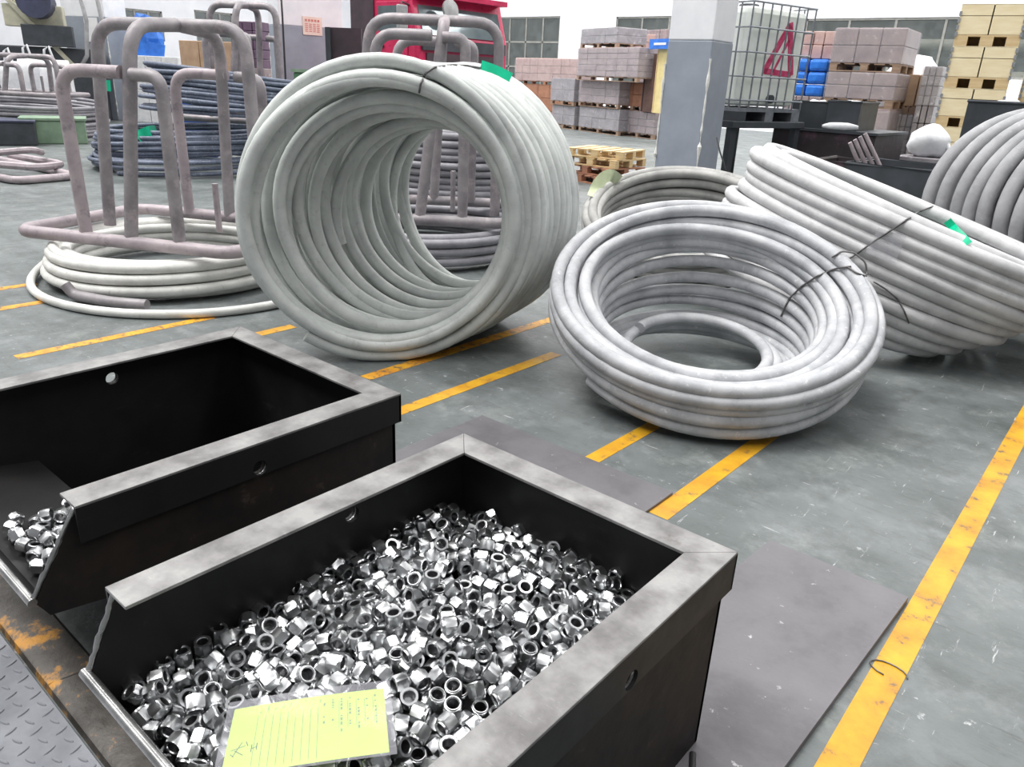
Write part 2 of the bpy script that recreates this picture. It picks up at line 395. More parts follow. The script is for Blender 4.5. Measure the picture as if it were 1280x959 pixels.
def boolean_holes(o, holes):
    """drill round holes; holes: (centre, axis, radius, length)"""
    for (c, ax, r, L) in holes:
        bpy.context.view_layer.update()
        Mx = o.matrix_world @ Matrix.Translation(c) @ Vector((0,0,1)).rotation_difference(Vector(ax)).to_matrix().to_4x4()
        cm = MB().lathe([(r,-L/2),(r,L/2)], 24, Mx).mesh('cut'); co = bpy.data.objects.new('cut', cm); COL.objects.link(co)
        md = o.modifiers.new('hole', 'BOOLEAN'); md.operation = 'DIFFERENCE'; md.object = co; md.solver = 'EXACT'
        bpy.context.view_layer.update()
        dg = bpy.context.evaluated_depsgraph_get()
        nm = bpy.data.meshes.new_from_object(o.evaluated_get(dg)); o.modifiers.remove(md); o.data = nm
        bpy.data.objects.remove(co)
def parts_bin(label, x0, x1, yf, yb, zr, lipy, lipz, shelf, holey, drop):
    """open steel bin: rim of angle iron on three sides, low mouth with a rolled lip at the front"""
    b = thing('parts_bin', label, 'bin', ((x0+x1)/2, (yf+yb)/2, 0))
    ox, oy = (x0+x1)/2, (yf+yb)/2
    t = .012; rec = .014
    X0, X1, YF, YB = x0-ox, x1-ox, yf-oy, yb-oy; LY = lipy-oy
    SY = [p-oy for p in (shelf[0], shelf[1])]; SZ = shelf[2]
    side = [(YB-rec, 0), (YB-rec, zr-.004), (YF+.01, zr-.004), (LY+.006, lipz-.004), (LY+.03, lipz-drop), (SY[0], SZ-.02), (SY[1], 0)]
    hz = zr-.075; hy = holey-oy
    for nm, xa, sg in (('left_wall', X0+rec, 1), ('right_wall', X1-rec, -1)):
        w = put(nm, MB().prism(side, 'x', xa, xa+sg*t), MT['brown'], b)
        boolean_holes(w, [((xa, hy, hz), (1,0,0), .021, .1)])
        for m in (MT['black'],): w.data.materials.append(m)
        for p in w.data.polygons:          # painted black inside, stained outside
            if p.normal.x*sg > .5: p.material_index = 1
        sk = put('rim_skirt', MB().box(min(xa-sg*rec, xa-sg*rec+sg*.008), max(xa-sg*rec, xa-sg*rec+sg*.008), YF, YB, zr-.097, zr-.006), MT['black'], b)
        boolean_holes(sk, [((xa-sg*rec, hy, hz), (1,0,0), .021, .1)])
        put('hole_sleeve', MB().tube([(xa-sg*rec*.6, hy, hz), (xa+sg*t, hy, hz)], .0225, 20, caps=False), MT['lip'], sk, smooth=True)
    put('back_wall', MB().box(X0+rec, X1-rec, YB-rec-t, YB-rec, 0, zr-.004), MT['black'], b)
    put('rim_skirt', MB().box(X0, X1, YB-.008, YB, zr-.097, zr-.006), MT['black'], b)
    rw = .086
    put('rim_rail', MB().prism([(X0,YF),(X0+rw,YF),(X0+rw,YB-rw),(X0+.0008,YB-.001)], 'z', zr-.008, zr), MT['rim'], b, bevel=.0015)
    put('rim_rail', MB().prism([(X1,YF),(X1-rw,YF),(X1-rw,YB-rw),(X1-.0008,YB-.001)], 'z', zr-.008, zr), MT['rim'], b, bevel=.0015)
    put('rim_rail', MB().prism([(X0,YB),(X0+rw,YB-rw+.0012),(X1-rw,YB-rw+.0012),(X1,YB)], 'z', zr-.008, zr), MT['rim'], b, bevel=.0015)
    # chute floor behind the mouth, then the deep floor
    ch = [(LY, lipz), (LY+.03, lipz-drop), (SY[0], SZ-.02), (SY[1], .012), (SY[1]+.02, .012), (SY[0]+.008, SZ-.012), (LY+.036, lipz-drop+.016), (LY+.012, lipz)]
    put('chute_panel', MB().prism(ch, 'x', X0+rec+t, X1-rec-t), MT['black'], b)
    put('floor_panel', MB().box(X0+rec, X1-rec, SY[1], YB-rec, 0.0, .012), MT['black'], b)
    put('lip_bar', MB().tube([(X0+rec-.002, LY, lipz), (X1-rec+.002, LY, lipz)], .0105, 12), MT['lip'], b, smooth='auto')
    # worn weld beads on the front edges of the side walls
    for xa in (X0+rec+t/2, X1-rec-t/2):
        pts = []; nb = 16
        for k in range(nb+1):
            q = k/nb
            pts.append((xa + random.uniform(-.002,.002), YF+.008+(LY+.004-YF-.008)*q, zr-.008+(lipz-zr+.012)*q))
        put('weld_bead', MB().tube(pts, [random.uniform(.004,.0075) for _ in pts], 6), MT['lip'], b, smooth=True)
    return b
bin2 = parts_bin('black steel bin filled with hex nuts, the nearer one with a yellow card', -1.352, -.518, .434, 1.415, .566, .368, .410, (.66, .74, .205), 1.0, .125)
bin1 = parts_bin('black steel bin mostly empty, left of the bin full of nuts', -2.622, -1.69, .512, 1.481, .566, .395, .360, (.70, .80, .285), .975, .05)

# ------------------------------------------------------------------ hex nuts
def nut_mesh():
    AF = .034; L = .031; c = AF/math.sqrt(3); rb = .0112
    bm = bmesh.new(); n = 24
    def ringv(fn, z): return [bm.verts.new((fn(2*PI*i/n)*math.cos(2*PI*i/n), fn(2*PI*i/n)*math.sin(2*PI*i/n), z)) for i in range(n)]
    hexr = lambda a: (AF/2)/math.cos(((a + PI/6) % (PI/3)) - PI/6)
    circ = lambda r: (lambda a: r)
    ch = lambda a: min(hexr(a), AF/2*1.02)
    rings = [ringv(circ(rb+.0012), -L/2), ringv(ch, -L/2), ringv(lambda a: hexr(a)*.997, -L/2+.0032), ringv(lambda a: hexr(a)*.997, L/2-.0065),
             ringv(lambda a: min(hexr(a), AF/2*1.0)*.98, L/2-.0042), ringv(circ(.0152), L/2-.0038), ringv(circ(.0150), L/2), ringv(circ(rb+.0022), L/2), ringv(circ(rb), L/2-.003), ringv(circ(rb), 0), ringv(circ(rb), -L/2+.002)]
    for k in range(len(rings)):
        a = rings[k]; b = rings[(k+1) % len(rings)]
        for i in range(n):
            f = bm.faces.new((a[i], a[(i+1)%n], b[(i+1)%n], b[i])); f.material_index = 1 if k in (8, 9) else 0
    bmesh.ops.dissolve_limit(bm, angle_limit=.01, verts=bm.verts, edges=bm.edges)
    bmesh.ops.recalc_face_normals(bm, faces=bm.faces)
    m = bpy.data.meshes.new('hex_nut'); bm.to_mesh(m); bm.free()
    m.materials.append(MT['nut']); m.materials.append(MT['bore'])
    for p in m.polygons: p.use_smooth = True
    m.set_sharp_from_angle(angle=R_(24))
    return m
NUT = nut_mesh()
def nut_pile(data, n_things, label, group, stuff_label):
    rows = [list(map(int, l.split())) for l in data.split('\n')]
    rest = []
    for i, r in enumerate(rows):
        Mx = Matrix.Translation((r[0]/1e4, r[1]/1e4, r[2]/1e4)) @ Quaternion([x/100 for x in r[3:]]).normalized().to_matrix().to_4x4()
        if i < n_things:
            o = bpy.data.objects.new('hex_nut', NUT); COL.objects.link(o); o.matrix_world = Mx; tag(o, label, 'nut', group)
        else: rest.append(Mx)
    if rest:
        bm = bmesh.new()
        for Mx in rest:
            k = len(bm.verts); bm.from_mesh(NUT); bm.verts.ensure_lookup_table()
            for v in bm.verts[k:]: v.co = Mx @ v.co
        m = bpy.data.meshes.new('hex_nut_heap'); bm.to_mesh(m); bm.free()
        m.materials.append(MT['nut']); m.materials.append(MT['bore'])
        m.set_sharp_from_angle(angle=R_(24))
        o = bpy.data.objects.new('hex_nut_heap', m); COL.objects.link(o); tag(o, stuff_label, 'nuts', kind='stuff')
NUTS_1 = '''-17245 4918 3730 57 -28 75 -19
-17243 5300 3635 38 -3 7 92
-17795 4883 3732 0 2 -100 8
-17774 5292 3682 64 0 -73 -25
-18688 4633 3435 49 66 6 -56
-17269 5771 3253 29 -73 4 61
-17800 4771 3413 66 56 34 -37
-17430 5614 3547 39 39 32 77
-18664 5407 3633 37 68 -9 -63
-18197 4847 3753 13 11 -75 -64
-18209 5608 3601 17 -71 -8 68
-19543 5196 3578 74 -38 -24 -49
-17807 6309 3167 65 -22 -68 27
-19865 5054 3671 19 -48 -42 75
-19879 4720 3440 69 51 -45 -25
-20245 4692 3592 87 18 -36 -29
-17273 5327 3309 99 -8 -1 -15
-18432 6189 3328 63 43 11 -64
-19246 4745 3417 56 5 66 -49
-19074 5338 3644 53 -68 33 38
-19095 5670 3606 8 99 9 -1
-19876 6094 3508 97 -8 -2 -23
-20483 5857 3561 73 33 59 -8
-20818 5604 3537 34 75 22 -52
-17422 4881 3408 4 6 -65 76
-19561 6079 3245 35 24 -27 86
-21439 5054 3368 66 -22 67 -26
-19827 5552 3460 94 -8 -32 9
-18830 5918 3381 80 27 24 -47
-21031 5388 3314 59 0 67 -45
-18160 4775 3412 12 -69 -14 70
-18701 5345 3306 1 14 99 -8
-19139 5308 3312 35 -3 7 94
-20994 4822 3405 27 -73 -2 -63
-19592 4880 3380 7 86 -51 4
-17741 5906 3216 8 100 -4 0
-20837 6166 3190 68 -41 -61 4
-18087 6016 3199 51 -4 7 86
-17803 5627 3467 4 -2 -34 94
-20586 5391 3299 3 43 90 -7
-17801 5212 3342 63 -57 -50 -16
-21032 5820 3230 80 -6 5 59
-19127 5703 3264 16 65 32 68
-18943 4978 3421 44 72 49 21
-19109 6136 3195 68 -37 63 -9
-18229 5257 3320 42 -3 -7 -91
-20422 5767 3238 93 -7 -3 -35
-19918 6229 3164 100 -8 0 2
-20347 5088 3392 51 56 -1 65
-19906 5867 3222 86 -7 -4 -50
-18791 6254 3160 4 48 -87 7
-19979 5235 3339 22 -26 61 -72
-20415 6199 3225 79 -53 -13 29
-18167 5628 3261 7 0 8 100
-20570 4749 3416 30 41 51 -70
-19466 5776 3407 9 -57 -1 82
-19461 5429 3327 10 -72 1 69
-18576 5656 3271 75 64 -12 -10
-18511 4977 3380 2 -58 46 67
-20901 6270 3526 73 62 21 18
-21637 6430 3148 51 -19 73 42
-21146 8784 684 38 38 60 60
-17254 8256 669 59 0 0 -81
-17461 8905 684 46 -46 -54 54
-19974 8138 669 21 0 0 98
-19556 6572 3125 54 -16 -73 -39
-19115 9124 684 70 44 -55 11
-17344 9515 684 70 -27 -66 10
-20348 7884 669 0 42 91 0
-19566 7946 669 0 -85 -53 0
-20724 9112 684 5 59 40 -70
-18280 6427 3148 61 -6 68 -40'''
NUTS_2 = '''-9926 4906 3772 89 38 24 -6
-9542 5153 3640 82 -12 46 32
-8841 5973 3857 74 -41 37 -37
-8318 6373 3914 29 -12 -84 43
-7258 7389 3775 7 -99 1 9
-8150 6679 4018 30 33 89 8
-10146 4637 3580 67 -14 -72 9
-7912 6819 3769 41 -21 -86 22
-9310 5529 3584 6 48 78 39
-10748 4293 3470 20 69 -45 52
-9558 5730 4105 7 -95 30 1
-10409 4926 3777 12 -14 -28 -94
-7824 7201 3856 1 -19 77 -61
-8724 6363 3865 41 -33 -57 -62
-8546 6644 4160 2 31 -95 -6
-9201 5867 3802 89 6 -3 45
-7722 7060 3465 57 9 1 82
-10224 5324 3834 45 50 20 71
-9860 5557 3731 72 -64 -22 -18
-10895 4603 3507 32 -3 84 -44
-7999 6398 3748 87 7 -36 -32
-9104 6349 3863 20 3 -5 98
-7621 7689 3871 68 73 8 -4
-8207 7060 3899 38 -22 -61 66
-10627 5234 4001 8 -67 74 2
-11220 4335 3410 55 -32 -63 -45
-8132 7516 3898 68 -27 68 -2
-7263 7736 3738 57 -54 -42 -45
-9430 6233 3835 18 71 -10 -68
-7818 8044 3881 98 4 10 -15
-9537 6765 4231 67 -30 63 -25
-11882 4198 3317 59 -60 22 -49
-10752 5587 4029 74 -42 34 -40
-9553 6629 3881 71 -18 67 -11
-8592 7217 3916 28 -47 -50 -67
-11549 4875 3710 29 86 12 40
-10554 5740 3740 54 80 -19 -14
-9804 6337 3952 19 8 81 55
-11654 4446 3409 72 -56 -40 -6
-7676 7407 3516 65 -59 -31 -36
-12232 4145 3456 86 2 -48 18
-12084 4442 3590 54 -12 39 74
-10725 5994 4065 7 -3 61 78
-8525 7578 3933 1 79 -57 -21
-8161 7941 3946 14 14 5 98
-7336 8898 3876 9 -5 -77 63
-8934 7339 3975 49 -20 80 -29
-11302 4708 3480 16 -81 56 1
-8919 7709 3971 10 -27 -71 -64
-8102 8354 3934 98 10 10 -16
-12556 4578 3584 40 15 46 78
-12827 4299 3513 6 13 93 33
-10021 7046 4256 1 61 29 74
-10384 6558 4018 88 13 33 31
-7606 8582 3554 44 9 2 89
-9577 7314 4099 36 61 65 -29
-10206 6280 3839 66 56 48 -15
-8339 8598 4091 64 38 18 -64
-9364 7634 3948 18 -6 -65 -74
-7806 8695 3849 33 13 93 -9
-8720 8038 3988 44 44 -51 -59
-10630 6179 3763 8 4 78 -62
-8636 8445 3862 36 88 23 -22
-9942 6706 3905 53 66 -32 42
-7524 9337 3825 85 -43 -8 -29
-9052 8112 4389 3 -1 -73 68
-11680 5738 3662 52 3 16 84
-7854 9195 3924 14 -88 -9 -44
-8631 6365 3508 46 56 48 50
-8204 8948 3939 59 -76 5 28
-10487 4703 3538 25 -63 40 -62
-9741 7822 4031 29 44 53 -66
-11004 6505 3832 45 55 -30 64
-8792 6924 4093 12 -66 -68 29
-11144 5058 3570 19 -27 -36 -87
-7834 9609 3964 57 -69 -20 -40
-10370 6966 3939 44 -72 52 -18
-9054 8792 4087 41 18 57 -69
-12812 5256 3273 56 -23 56 57
-7284 10211 3922 31 45 56 62
-10060 5478 3391 2 -6 -76 65
-8665 9260 4035 21 -1 -23 -95
-9138 5907 3471 68 47 -57 5
-12223 5454 3479 93 33 13 1
-8320 9454 3993 27 -23 53 -77
-12201 6142 3612 3 -80 36 49
-11827 6575 3930 20 -86 -40 25
-7668 10137 3960 9 8 0 99
-10441 5883 3417 57 -55 -48 37
-12488 5787 3569 35 25 85 29
-9060 9170 4439 47 69 18 -52
-13146 5447 3526 100 2 -2 4
-11181 7145 3796 8 -4 -74 66
-12213 6442 3792 53 8 -28 80
-10685 8217 4315 59 -60 -42 33
-10128 8612 4347 3 37 93 4
-8109 9899 4000 24 51 -42 -71
-11081 7514 3851 27 -34 -74 52
-10150 7830 3949 52 -30 68 41
-10223 8284 3946 66 -29 -2 69
-11908 6988 3808 82 -53 11 20
-7279 8066 3781 26 -30 -61 -68
-10793 7696 3925 51 -18 -72 -44
-7602 10772 3964 11 -2 -66 75
-13095 5875 3529 2 -49 -87 -2
-8892 9598 4150 9 -10 93 35
-9109 8106 4042 15 67 -17 -70
-11464 5216 3542 65 7 74 -17
-11739 6301 3708 77 -32 -42 -36
-9016 9180 4089 52 -52 50 -47
-7288 11172 4208 6 -86 -49 12
-8031 10337 3963 14 67 65 32
-12748 6287 3660 9 -82 28 -49
-9713 9150 4121 55 -37 -62 42
-8673 10167 4271 90 -15 40 -5
-11820 7357 3915 53 45 -14 -71
-8498 10232 3993 15 56 75 30
-12877 4789 3545 60 47 -63 16
-12321 6993 3835 94 5 31 -15
-13167 5053 3483 96 -7 -2 26
-10127 9027 4045 4 8 100 2
-9468 8119 3999 99 3 -1 10
-7663 11307 4265 70 -58 -42 -4
-7994 10783 3888 33 -94 3 -10
-8368 10714 4058 73 28 -62 -8
-9302 10077 4226 18 46 2 87
-11716 7750 3904 31 49 29 76
-10513 7944 3952 0 84 54 6
-10530 8638 4296 64 -63 29 34
-8555 5711 3771 57 15 -71 39
-11206 6814 3758 39 -40 34 -76
-9794 8297 3998 61 18 77 -9
-8143 11173 4018 45 33 -45 -70
-12025 4635 3315 34 -90 -23 -14
-7185 12140 4190 13 -61 -44 -64
-12414 7612 3890 21 57 60 -52
-11737 8242 3831 56 33 -75 -13
-9385 8737 4001 8 -71 -33 62
-7063 12543 4141 27 7 4 96
-9645 5469 3407 37 -32 -57 -66
-7774 11197 3951 46 50 63 37
-9584 5845 3798 7 -100 2 -1
-11912 8466 4103 56 -37 51 -53
-7510 11981 3880 96 0 13 25
-10635 8270 3973 38 -40 56 62
-9995 10251 4260 12 -49 -79 36
-11370 4255 3064 6 -1 100 7
-9251 7057 3814 32 89 -24 21
-13175 7291 3628 64 21 -72 -19
-7428 11101 3917 3 -96 -25 13
-7416 9846 3624 52 -12 83 16
-9607 5825 3459 70 -13 68 -14
-11328 4994 3189 10 -57 36 -73
-12310 8116 3973 68 -62 -29 -26
-11110 9328 4048 3 47 8 -88
-13174 6279 3595 3 71 -70 3
-10501 10069 4374 3 -21 -98 0
-11590 6741 3652 10 4 99 6
-8321 11934 3992 82 51 24 -7
-11470 7460 3761 18 -12 97 7
-7770 11728 4253 32 24 -31 -86
-11032 10045 4091 37 24 -25 86
-10738 9694 3988 30 -56 -66 -41
-9008 11554 4073 9 -97 -2 22
-11807 5334 3488 6 -16 -4 -98
-12973 6864 3663 18 -49 57 -63
-9556 11078 4091 69 -23 67 -16
-7719 10137 3631 70 71 9 -1
-9674 10076 4103 23 -70 -14 66
-9876 10978 4084 66 -18 -70 20
-9238 6788 3579 44 -38 -60 55
-8705 10568 4137 25 53 74 32
-8714 12098 4032 53 48 -49 -50
-9315 11668 4241 41 16 46 77
-10013 9826 4068 68 -68 -26 10
-11412 10067 4132 24 66 48 53
-10740 6918 3831 31 -58 -62 43
-8522 11081 4047 55 13 81 18
-8466 11509 3986 26 -17 87 38
-8679 8813 3976 34 -75 -55 14
-11556 7970 3686 33 -92 -14 -15
-9188 11224 4042 2 74 -68 1
-12925 7623 3614 62 -24 47 -58
-12791 8837 3768 94 -16 -11 -28
-11324 10445 4183 58 46 -61 -26
-11358 5996 3667 58 -56 -43 -40
-13134 8358 3658 42 12 -43 79
-8258 12667 3938 29 -36 63 62
-9872 11600 4362 2 -23 -97 3
-7930 7754 3569 9 72 22 66
-9025 12429 4326 1 2 -100 3
-11559 7098 3687 46 65 -49 35
-7863 13195 3987 82 15 53 17
-11077 6074 3972 55 83 -1 4
-10152 8657 4028 30 4 1 -95
-8742 8142 3663 59 5 -1 80
-12147 10066 4014 11 -71 67 -18
-12390 9633 3983 96 -2 -13 23
-8180 6760 3512 68 -26 68 -1
-12796 9363 3773 59 -39 -63 32
-8662 12503 3974 67 -70 -14 19
-10412 9292 4034 59 -42 -28 63
-9611 10479 4140 86 26 45 0
-10760 5049 3631 25 92 24 -16
-7875 12340 3952 53 55 50 42
-11114 7933 3868 56 -33 56 -51
-10734 11390 3884 13 61 -55 -55
-9575 11437 4078 32 -40 60 61
-11575 9441 3932 67 74 7 2
-8568 13285 4029 1 92 28 28
-13153 8739 3626 69 -59 27 32
-10371 11564 4040 25 -27 24 90
-11912 9362 3814 9 -6 -75 -65
-12249 5860 3370 30 -34 -31 84
-8831 9831 3938 91 33 -14 22
-9746 8860 3895 76 -39 -25 -46
-11495 10998 4065 93 -24 -28 7
-8977 10183 4053 3 23 -66 71
-8502 6729 3845 6 -98 -20 2
-10972 10736 4071 82 -30 -30 -39
-10522 8635 3961 2 79 61 6
-10745 12188 4157 62 -44 11 64
-10940 11690 4027 71 -46 28 -46
-8665 12904 3961 8 2 4 100
-11279 9662 4036 85 -5 52 10
-12540 6698 3697 85 -5 -44 -29
-12157 10803 3914 1 98 3 18
-11836 8598 3775 13 59 18 78
-12544 7412 3542 73 -3 -60 34
-9131 11982 4022 68 14 -69 -19
-12041 11181 3990 46 16 -56 68
-11281 11892 4153 89 34 -29 -3
-11708 11509 4042 33 -8 -92 -16
-13114 5475 3195 50 70 20 -48
-13176 4419 3419 66 -14 -73 12
-10281 10088 4053 100 0 -4 7
-10259 12536 4103 72 48 26 -44
-12853 10429 3917 62 70 22 -29
-9623 7003 3949 18 71 -12 -67
-9999 13209 3926 61 36 -63 -31
-8764 10196 3743 57 66 -26 41
-11160 11480 3896 37 -53 0 -76
-12525 11252 3898 42 51 28 70
-8475 9898 3763 45 -81 -31 21
-12812 4501 3207 76 -11 62 -19
-9111 10479 4103 70 69 13 10
-11283 5573 3559 45 85 -1 -25
-9939 9457 4040 15 81 7 -56
-11021 8247 4021 80 -50 -12 -31
-9094 12338 4000 2 3 73 68
-12130 5057 3372 42 -67 -61 0
-7256 10655 3881 22 -38 -66 -60
-12302 10423 3995 37 -60 62 -35
-10569 5364 3688 19 53 55 -62
-8957 8658 3719 9 7 -68 -72
-7588 8207 3545 40 53 56 50
-9775 5057 3381 65 41 -18 61
-12234 11704 3952 84 -12 -52 -8
-10588 12482 3934 25 72 -19 -62
-7942 13839 3836 60 59 38 -37
-12811 11943 3940 11 -57 81 -7
-8212 13426 3910 40 25 64 -61
-9899 12009 4040 64 60 33 -35
-12393 12274 3955 92 27 -5 28
-10642 10093 4029 72 18 64 19
-13157 11227 3773 37 -2 5 93
-10642 6550 3801 7 41 -71 57
-11435 9025 3866 72 9 -7 -68
-8123 8558 3630 79 6 3 61
-10908 12841 3946 26 -25 -74 57
-12496 12676 4013 8 82 -14 -54
-12789 4882 3231 89 -2 -13 43
-9728 9316 3793 7 -57 -15 -80
-13149 5872 3212 100 3 1 7
-11082 13826 3719 0 -35 0 94
-9945 12366 4017 6 -10 -68 72
-7507 13670 3468 1 -69 -72 6
-12507 10062 3913 1 -13 -34 93
-11504 8676 3804 10 -32 94 -1
-12463 4717 3283 24 6 96 15
-8958 13251 3923 65 15 74 -7
-8266 6374 3479 64 -54 40 37
-9530 12290 4005 55 -67 30 40
-10472 5384 3347 64 -55 -36 -40
-13191 6254 3263 16 -69 16 -69
-12039 8178 3701 14 -75 -25 59
-9981 10591 4071 3 -6 100 -1
-10123 6291 3495 6 -1 75 -66
-11373 6431 3676 19 20 -75 -60
-11524 4612 3143 31 -81 47 -15
-8061 7254 3546 24 35 63 65
-9236 9742 4021 21 -16 79 55
-12771 12327 3952 42 -33 48 70
-13150 9452 3753 74 -45 26 43
-8382 7950 3662 1 48 37 -80
-8190 9293 3712 3 -36 92 -17
-13168 9091 3694 53 47 44 55
-12272 9376 3631 51 -2 43 -74
-13191 9840 3736 70 -5 -71 5
-13150 12931 3844 37 -38 61 59
-11230 12625 4005 42 -70 16 55
-9000 12708 3906 85 -30 18 39
-10142 5118 3530 57 22 -78 -13
-7813 13503 3784 40 52 -72 -24
-9076 11453 3713 80 -1 2 60
-8154 9681 3686 74 -31 -59 6
-11515 11853 3846 25 -64 9 -72
-9761 6315 3582 21 -44 -69 -54
-10805 9311 3856 20 6 -92 33
-8300 6009 3632 90 -20 33 -18
-10906 8610 4060 14 -19 -37 -90
-11670 4937 3376 10 -84 26 -46
-10271 7416 3800 20 -90 -15 -37
-11765 5704 3296 91 4 -39 -12
-9401 6208 3497 90 6 2 -42
-7916 12746 3786 48 -62 -57 -24
-12587 5552 3327 76 36 53 9
-9986 7084 3927 99 5 -2 -15
-9981 5986 3773 45 -84 -13 27
-8925 10896 4018 61 75 -22 16
-10631 11891 3993 61 62 -39 -32
-9942 11635 4045 2 -5 -100 2
-10474 13526 3766 91 -36 -18 -13
-9063 6403 3532 19 70 -10 -69
-11553 12927 3987 15 8 34 -92
-12283 12847 3713 67 61 32 -26
-10901 7681 3544 54 72 22 -39
-10291 12907 3962 21 -68 10 -69
-7595 7793 3519 22 -61 -20 74
-9505 8189 3685 3 -98 -21 -1
-11750 8986 3758 37 53 32 69
-12205 8487 3864 43 -31 48 70
-7612 13012 3737 14 4 92 -37
-10083 8722 3702 60 65 32 -34
-12673 7887 3755 64 -68 16 -33
-9548 6661 3550 0 -10 -99 -6
-11963 6689 3580 16 56 10 81
-8018 11550 3987 6 47 -88 -1
-10067 4811 3273 8 -91 41 1
-11096 11088 3930 50 42 50 56
-12444 4354 3225 63 -38 -43 -52
-12858 6290 3322 19 -18 -66 -71
-12851 9704 3510 21 -20 -66 -69
-12860 10060 3842 43 -57 -57 40
-9941 12732 3889 65 14 74 5
-13130 6645 3360 44 -22 21 84
-9225 13667 3815 36 -71 59 -16
-9599 12649 3870 14 14 -92 34
-12736 9693 3851 68 -67 23 19
-10259 6663 3650 84 35 -26 -33
-8806 11745 3807 71 7 -42 56
-8910 6798 3788 35 47 -80 -11
-11059 12064 3936 75 36 56 -1
-12728 10755 3857 30 -53 -79 11
-9779 13645 3845 31 8 -87 -37
-12029 7814 3759 41 64 -47 -45
-8638 9549 3730 37 -41 61 -57
-12850 11506 3862 1 98 10 14
-9555 7146 3616 45 -26 61 59
-12484 9065 3606 15 18 -2 -97
-12691 5005 2922 24 30 -66 64
-12003 9707 3773 37 48 55 -58
-10846 10120 3637 6 43 90 3
-11462 11331 3855 53 9 -82 19
-10721 8007 3594 57 55 38 48
-9396 9355 3870 17 -44 86 21
-8358 11241 3698 59 -13 -68 -42
-10271 9690 3892 29 -18 -90 28
-11947 13387 3849 38 -81 46 4
-9370 9447 4252 11 -52 -50 -69
-8317 13023 3779 74 26 -25 -58
-8138 13359 3560 72 67 14 8
-10428 5050 3302 36 -40 52 66
-9311 8481 3764 29 -68 -67 2
-9528 13342 3890 35 -57 72 -19
-12290 4878 3025 9 -30 63 71
-8245 7589 3581 1 76 -64 -7
-13178 11709 3824 36 -57 42 -60
-12043 12459 3735 44 -12 -74 -49
-11471 5402 3219 63 39 -67 -1
-11974 10440 3819 18 -61 -12 -76
-10500 6295 3447 8 -76 65 0
-9089 9107 3741 3 -61 -35 71
-10545 8333 3637 56 69 25 -38
-11922 4892 3076 17 -72 -27 61
-7735 6722 3450 52 64 36 -44
-12231 6297 3137 97 7 -11 -20
-10060 5795 3436 62 -58 -31 -43
-9942 13375 3593 22 66 20 68
-8435 8754 3673 5 -78 -62 2
-12045 13787 3744 9 64 56 -52
-10819 4891 3297 47 60 -64 -7
-13141 12416 3868 65 -62 34 28
-11296 10699 3883 12 92 28 23
-11100 4681 3161 54 9 2 -84
-10974 5822 3672 66 75 -6 3
-11089 9831 3752 31 78 -35 41
-9103 8155 3696 4 65 28 70
-11011 6562 3426 16 -5 73 -67
-12409 8159 3600 43 -55 -58 42
-11856 4464 3036 63 40 -67 -1
-9991 8176 3679 60 -6 67 43
-12735 5392 2943 51 66 -45 -33
-8101 10083 3722 32 13 24 -91
-11396 13792 3454 64 -19 -72 22
-12293 5253 3180 90 33 27 6
-11046 13483 3510 30 72 -12 -61
-8634 12875 3627 6 -10 68 -73
-7838 9516 3625 7 -57 -82 4
-12358 9761 3665 18 13 -1 -97
-12177 12047 3776 51 27 45 68
-12800 12999 3945 37 -38 60 60
-9344 10776 3949 61 46 62 -16
-10496 4471 3205 53 -63 -14 -55
-7603 9077 3590 21 76 14 61
-10171 11255 3938 32 1 -41 86
-7970 8971 3628 29 -6 4 -95
-7528 12501 3867 59 63 -23 -46
-11463 12301 3956 20 89 36 19
-10381 10447 4027 37 39 59 -60
-9303 13032 3949 20 -79 35 46
-12196 10117 3616 50 -48 54 47
-12798 11865 3598 52 63 -47 -32
-10964 10985 3614 100 -1 -7 -1
-9413 10337 3884 40 13 -23 -88
-11518 13218 3795 3 -70 7 -71
-7480 12299 3554 76 36 -54 1
-10333 7933 3635 23 -42 -53 -71
-12827 13310 3629 69 -69 15 15
-8342 10394 3711 51 -24 -65 -51
-12869 7111 3428 82 -47 -31 3
-9640 9686 4086 84 1 -1 -54
-10032 9088 3721 54 64 -31 44
-8534 9126 3711 68 -28 67 -5
-10690 7259 3715 7 36 -29 -88
-11733 13599 3663 29 -84 -38 -26
-9699 10136 3754 4 -64 -32 70
-12088 7432 3652 45 -36 81 -6
-11960 6334 3424 88 32 -32 -15
-11834 10071 3774 10 -55 83 -6
-12791 11095 3642 79 -19 -45 37
-9881 9678 3728 94 0 -3 34
-8305 10758 3702 64 54 47 -29
-12283 6565 3464 94 30 -7 -15
-12435 13193 3607 49 -47 -4 -73
-13109 9247 3373 9 -24 97 0
-9516 11920 3708 69 -23 67 -18
-10339 4250 3454 15 12 95 -26
-12243 4543 2960 9 -93 36 -7
-9151 7762 3670 68 -54 -40 -29
-8350 12266 3812 27 -69 61 27
-12730 6617 3405 14 9 71 -68
-12292 13556 3670 59 -52 -62 -8
-8679 13699 3711 10 6 54 84
-12788 8705 3460 71 16 -69 6
-10961 5266 3276 3 6 75 -66
-11065 8930 3951 22 -29 17 92
-13146 12071 3787 89 -5 0 46
-11894 7913 3403 35 93 0 14
-13136 7399 3302 5 -86 50 -4
-10500 9524 3730 34 -1 -92 22
-12793 8105 3446 34 61 -8 71
-11724 12658 3800 50 -64 -56 -17
-11946 13020 3715 54 23 72 37
-8693 10599 3721 39 -4 1 -92
-12651 6308 3025 70 13 -8 -70
-13127 6297 2884 60 -45 -60 -29
-12098 8882 3600 12 -68 -57 -45
-12059 5583 3125 52 30 64 -47
-9919 10996 3732 32 36 -60 64
-7540 10668 3602 39 20 70 -57
-9047 9556 3751 51 -14 69 49
-8696 7355 3601 17 4 -4 98
-10405 7125 3561 56 -14 64 50
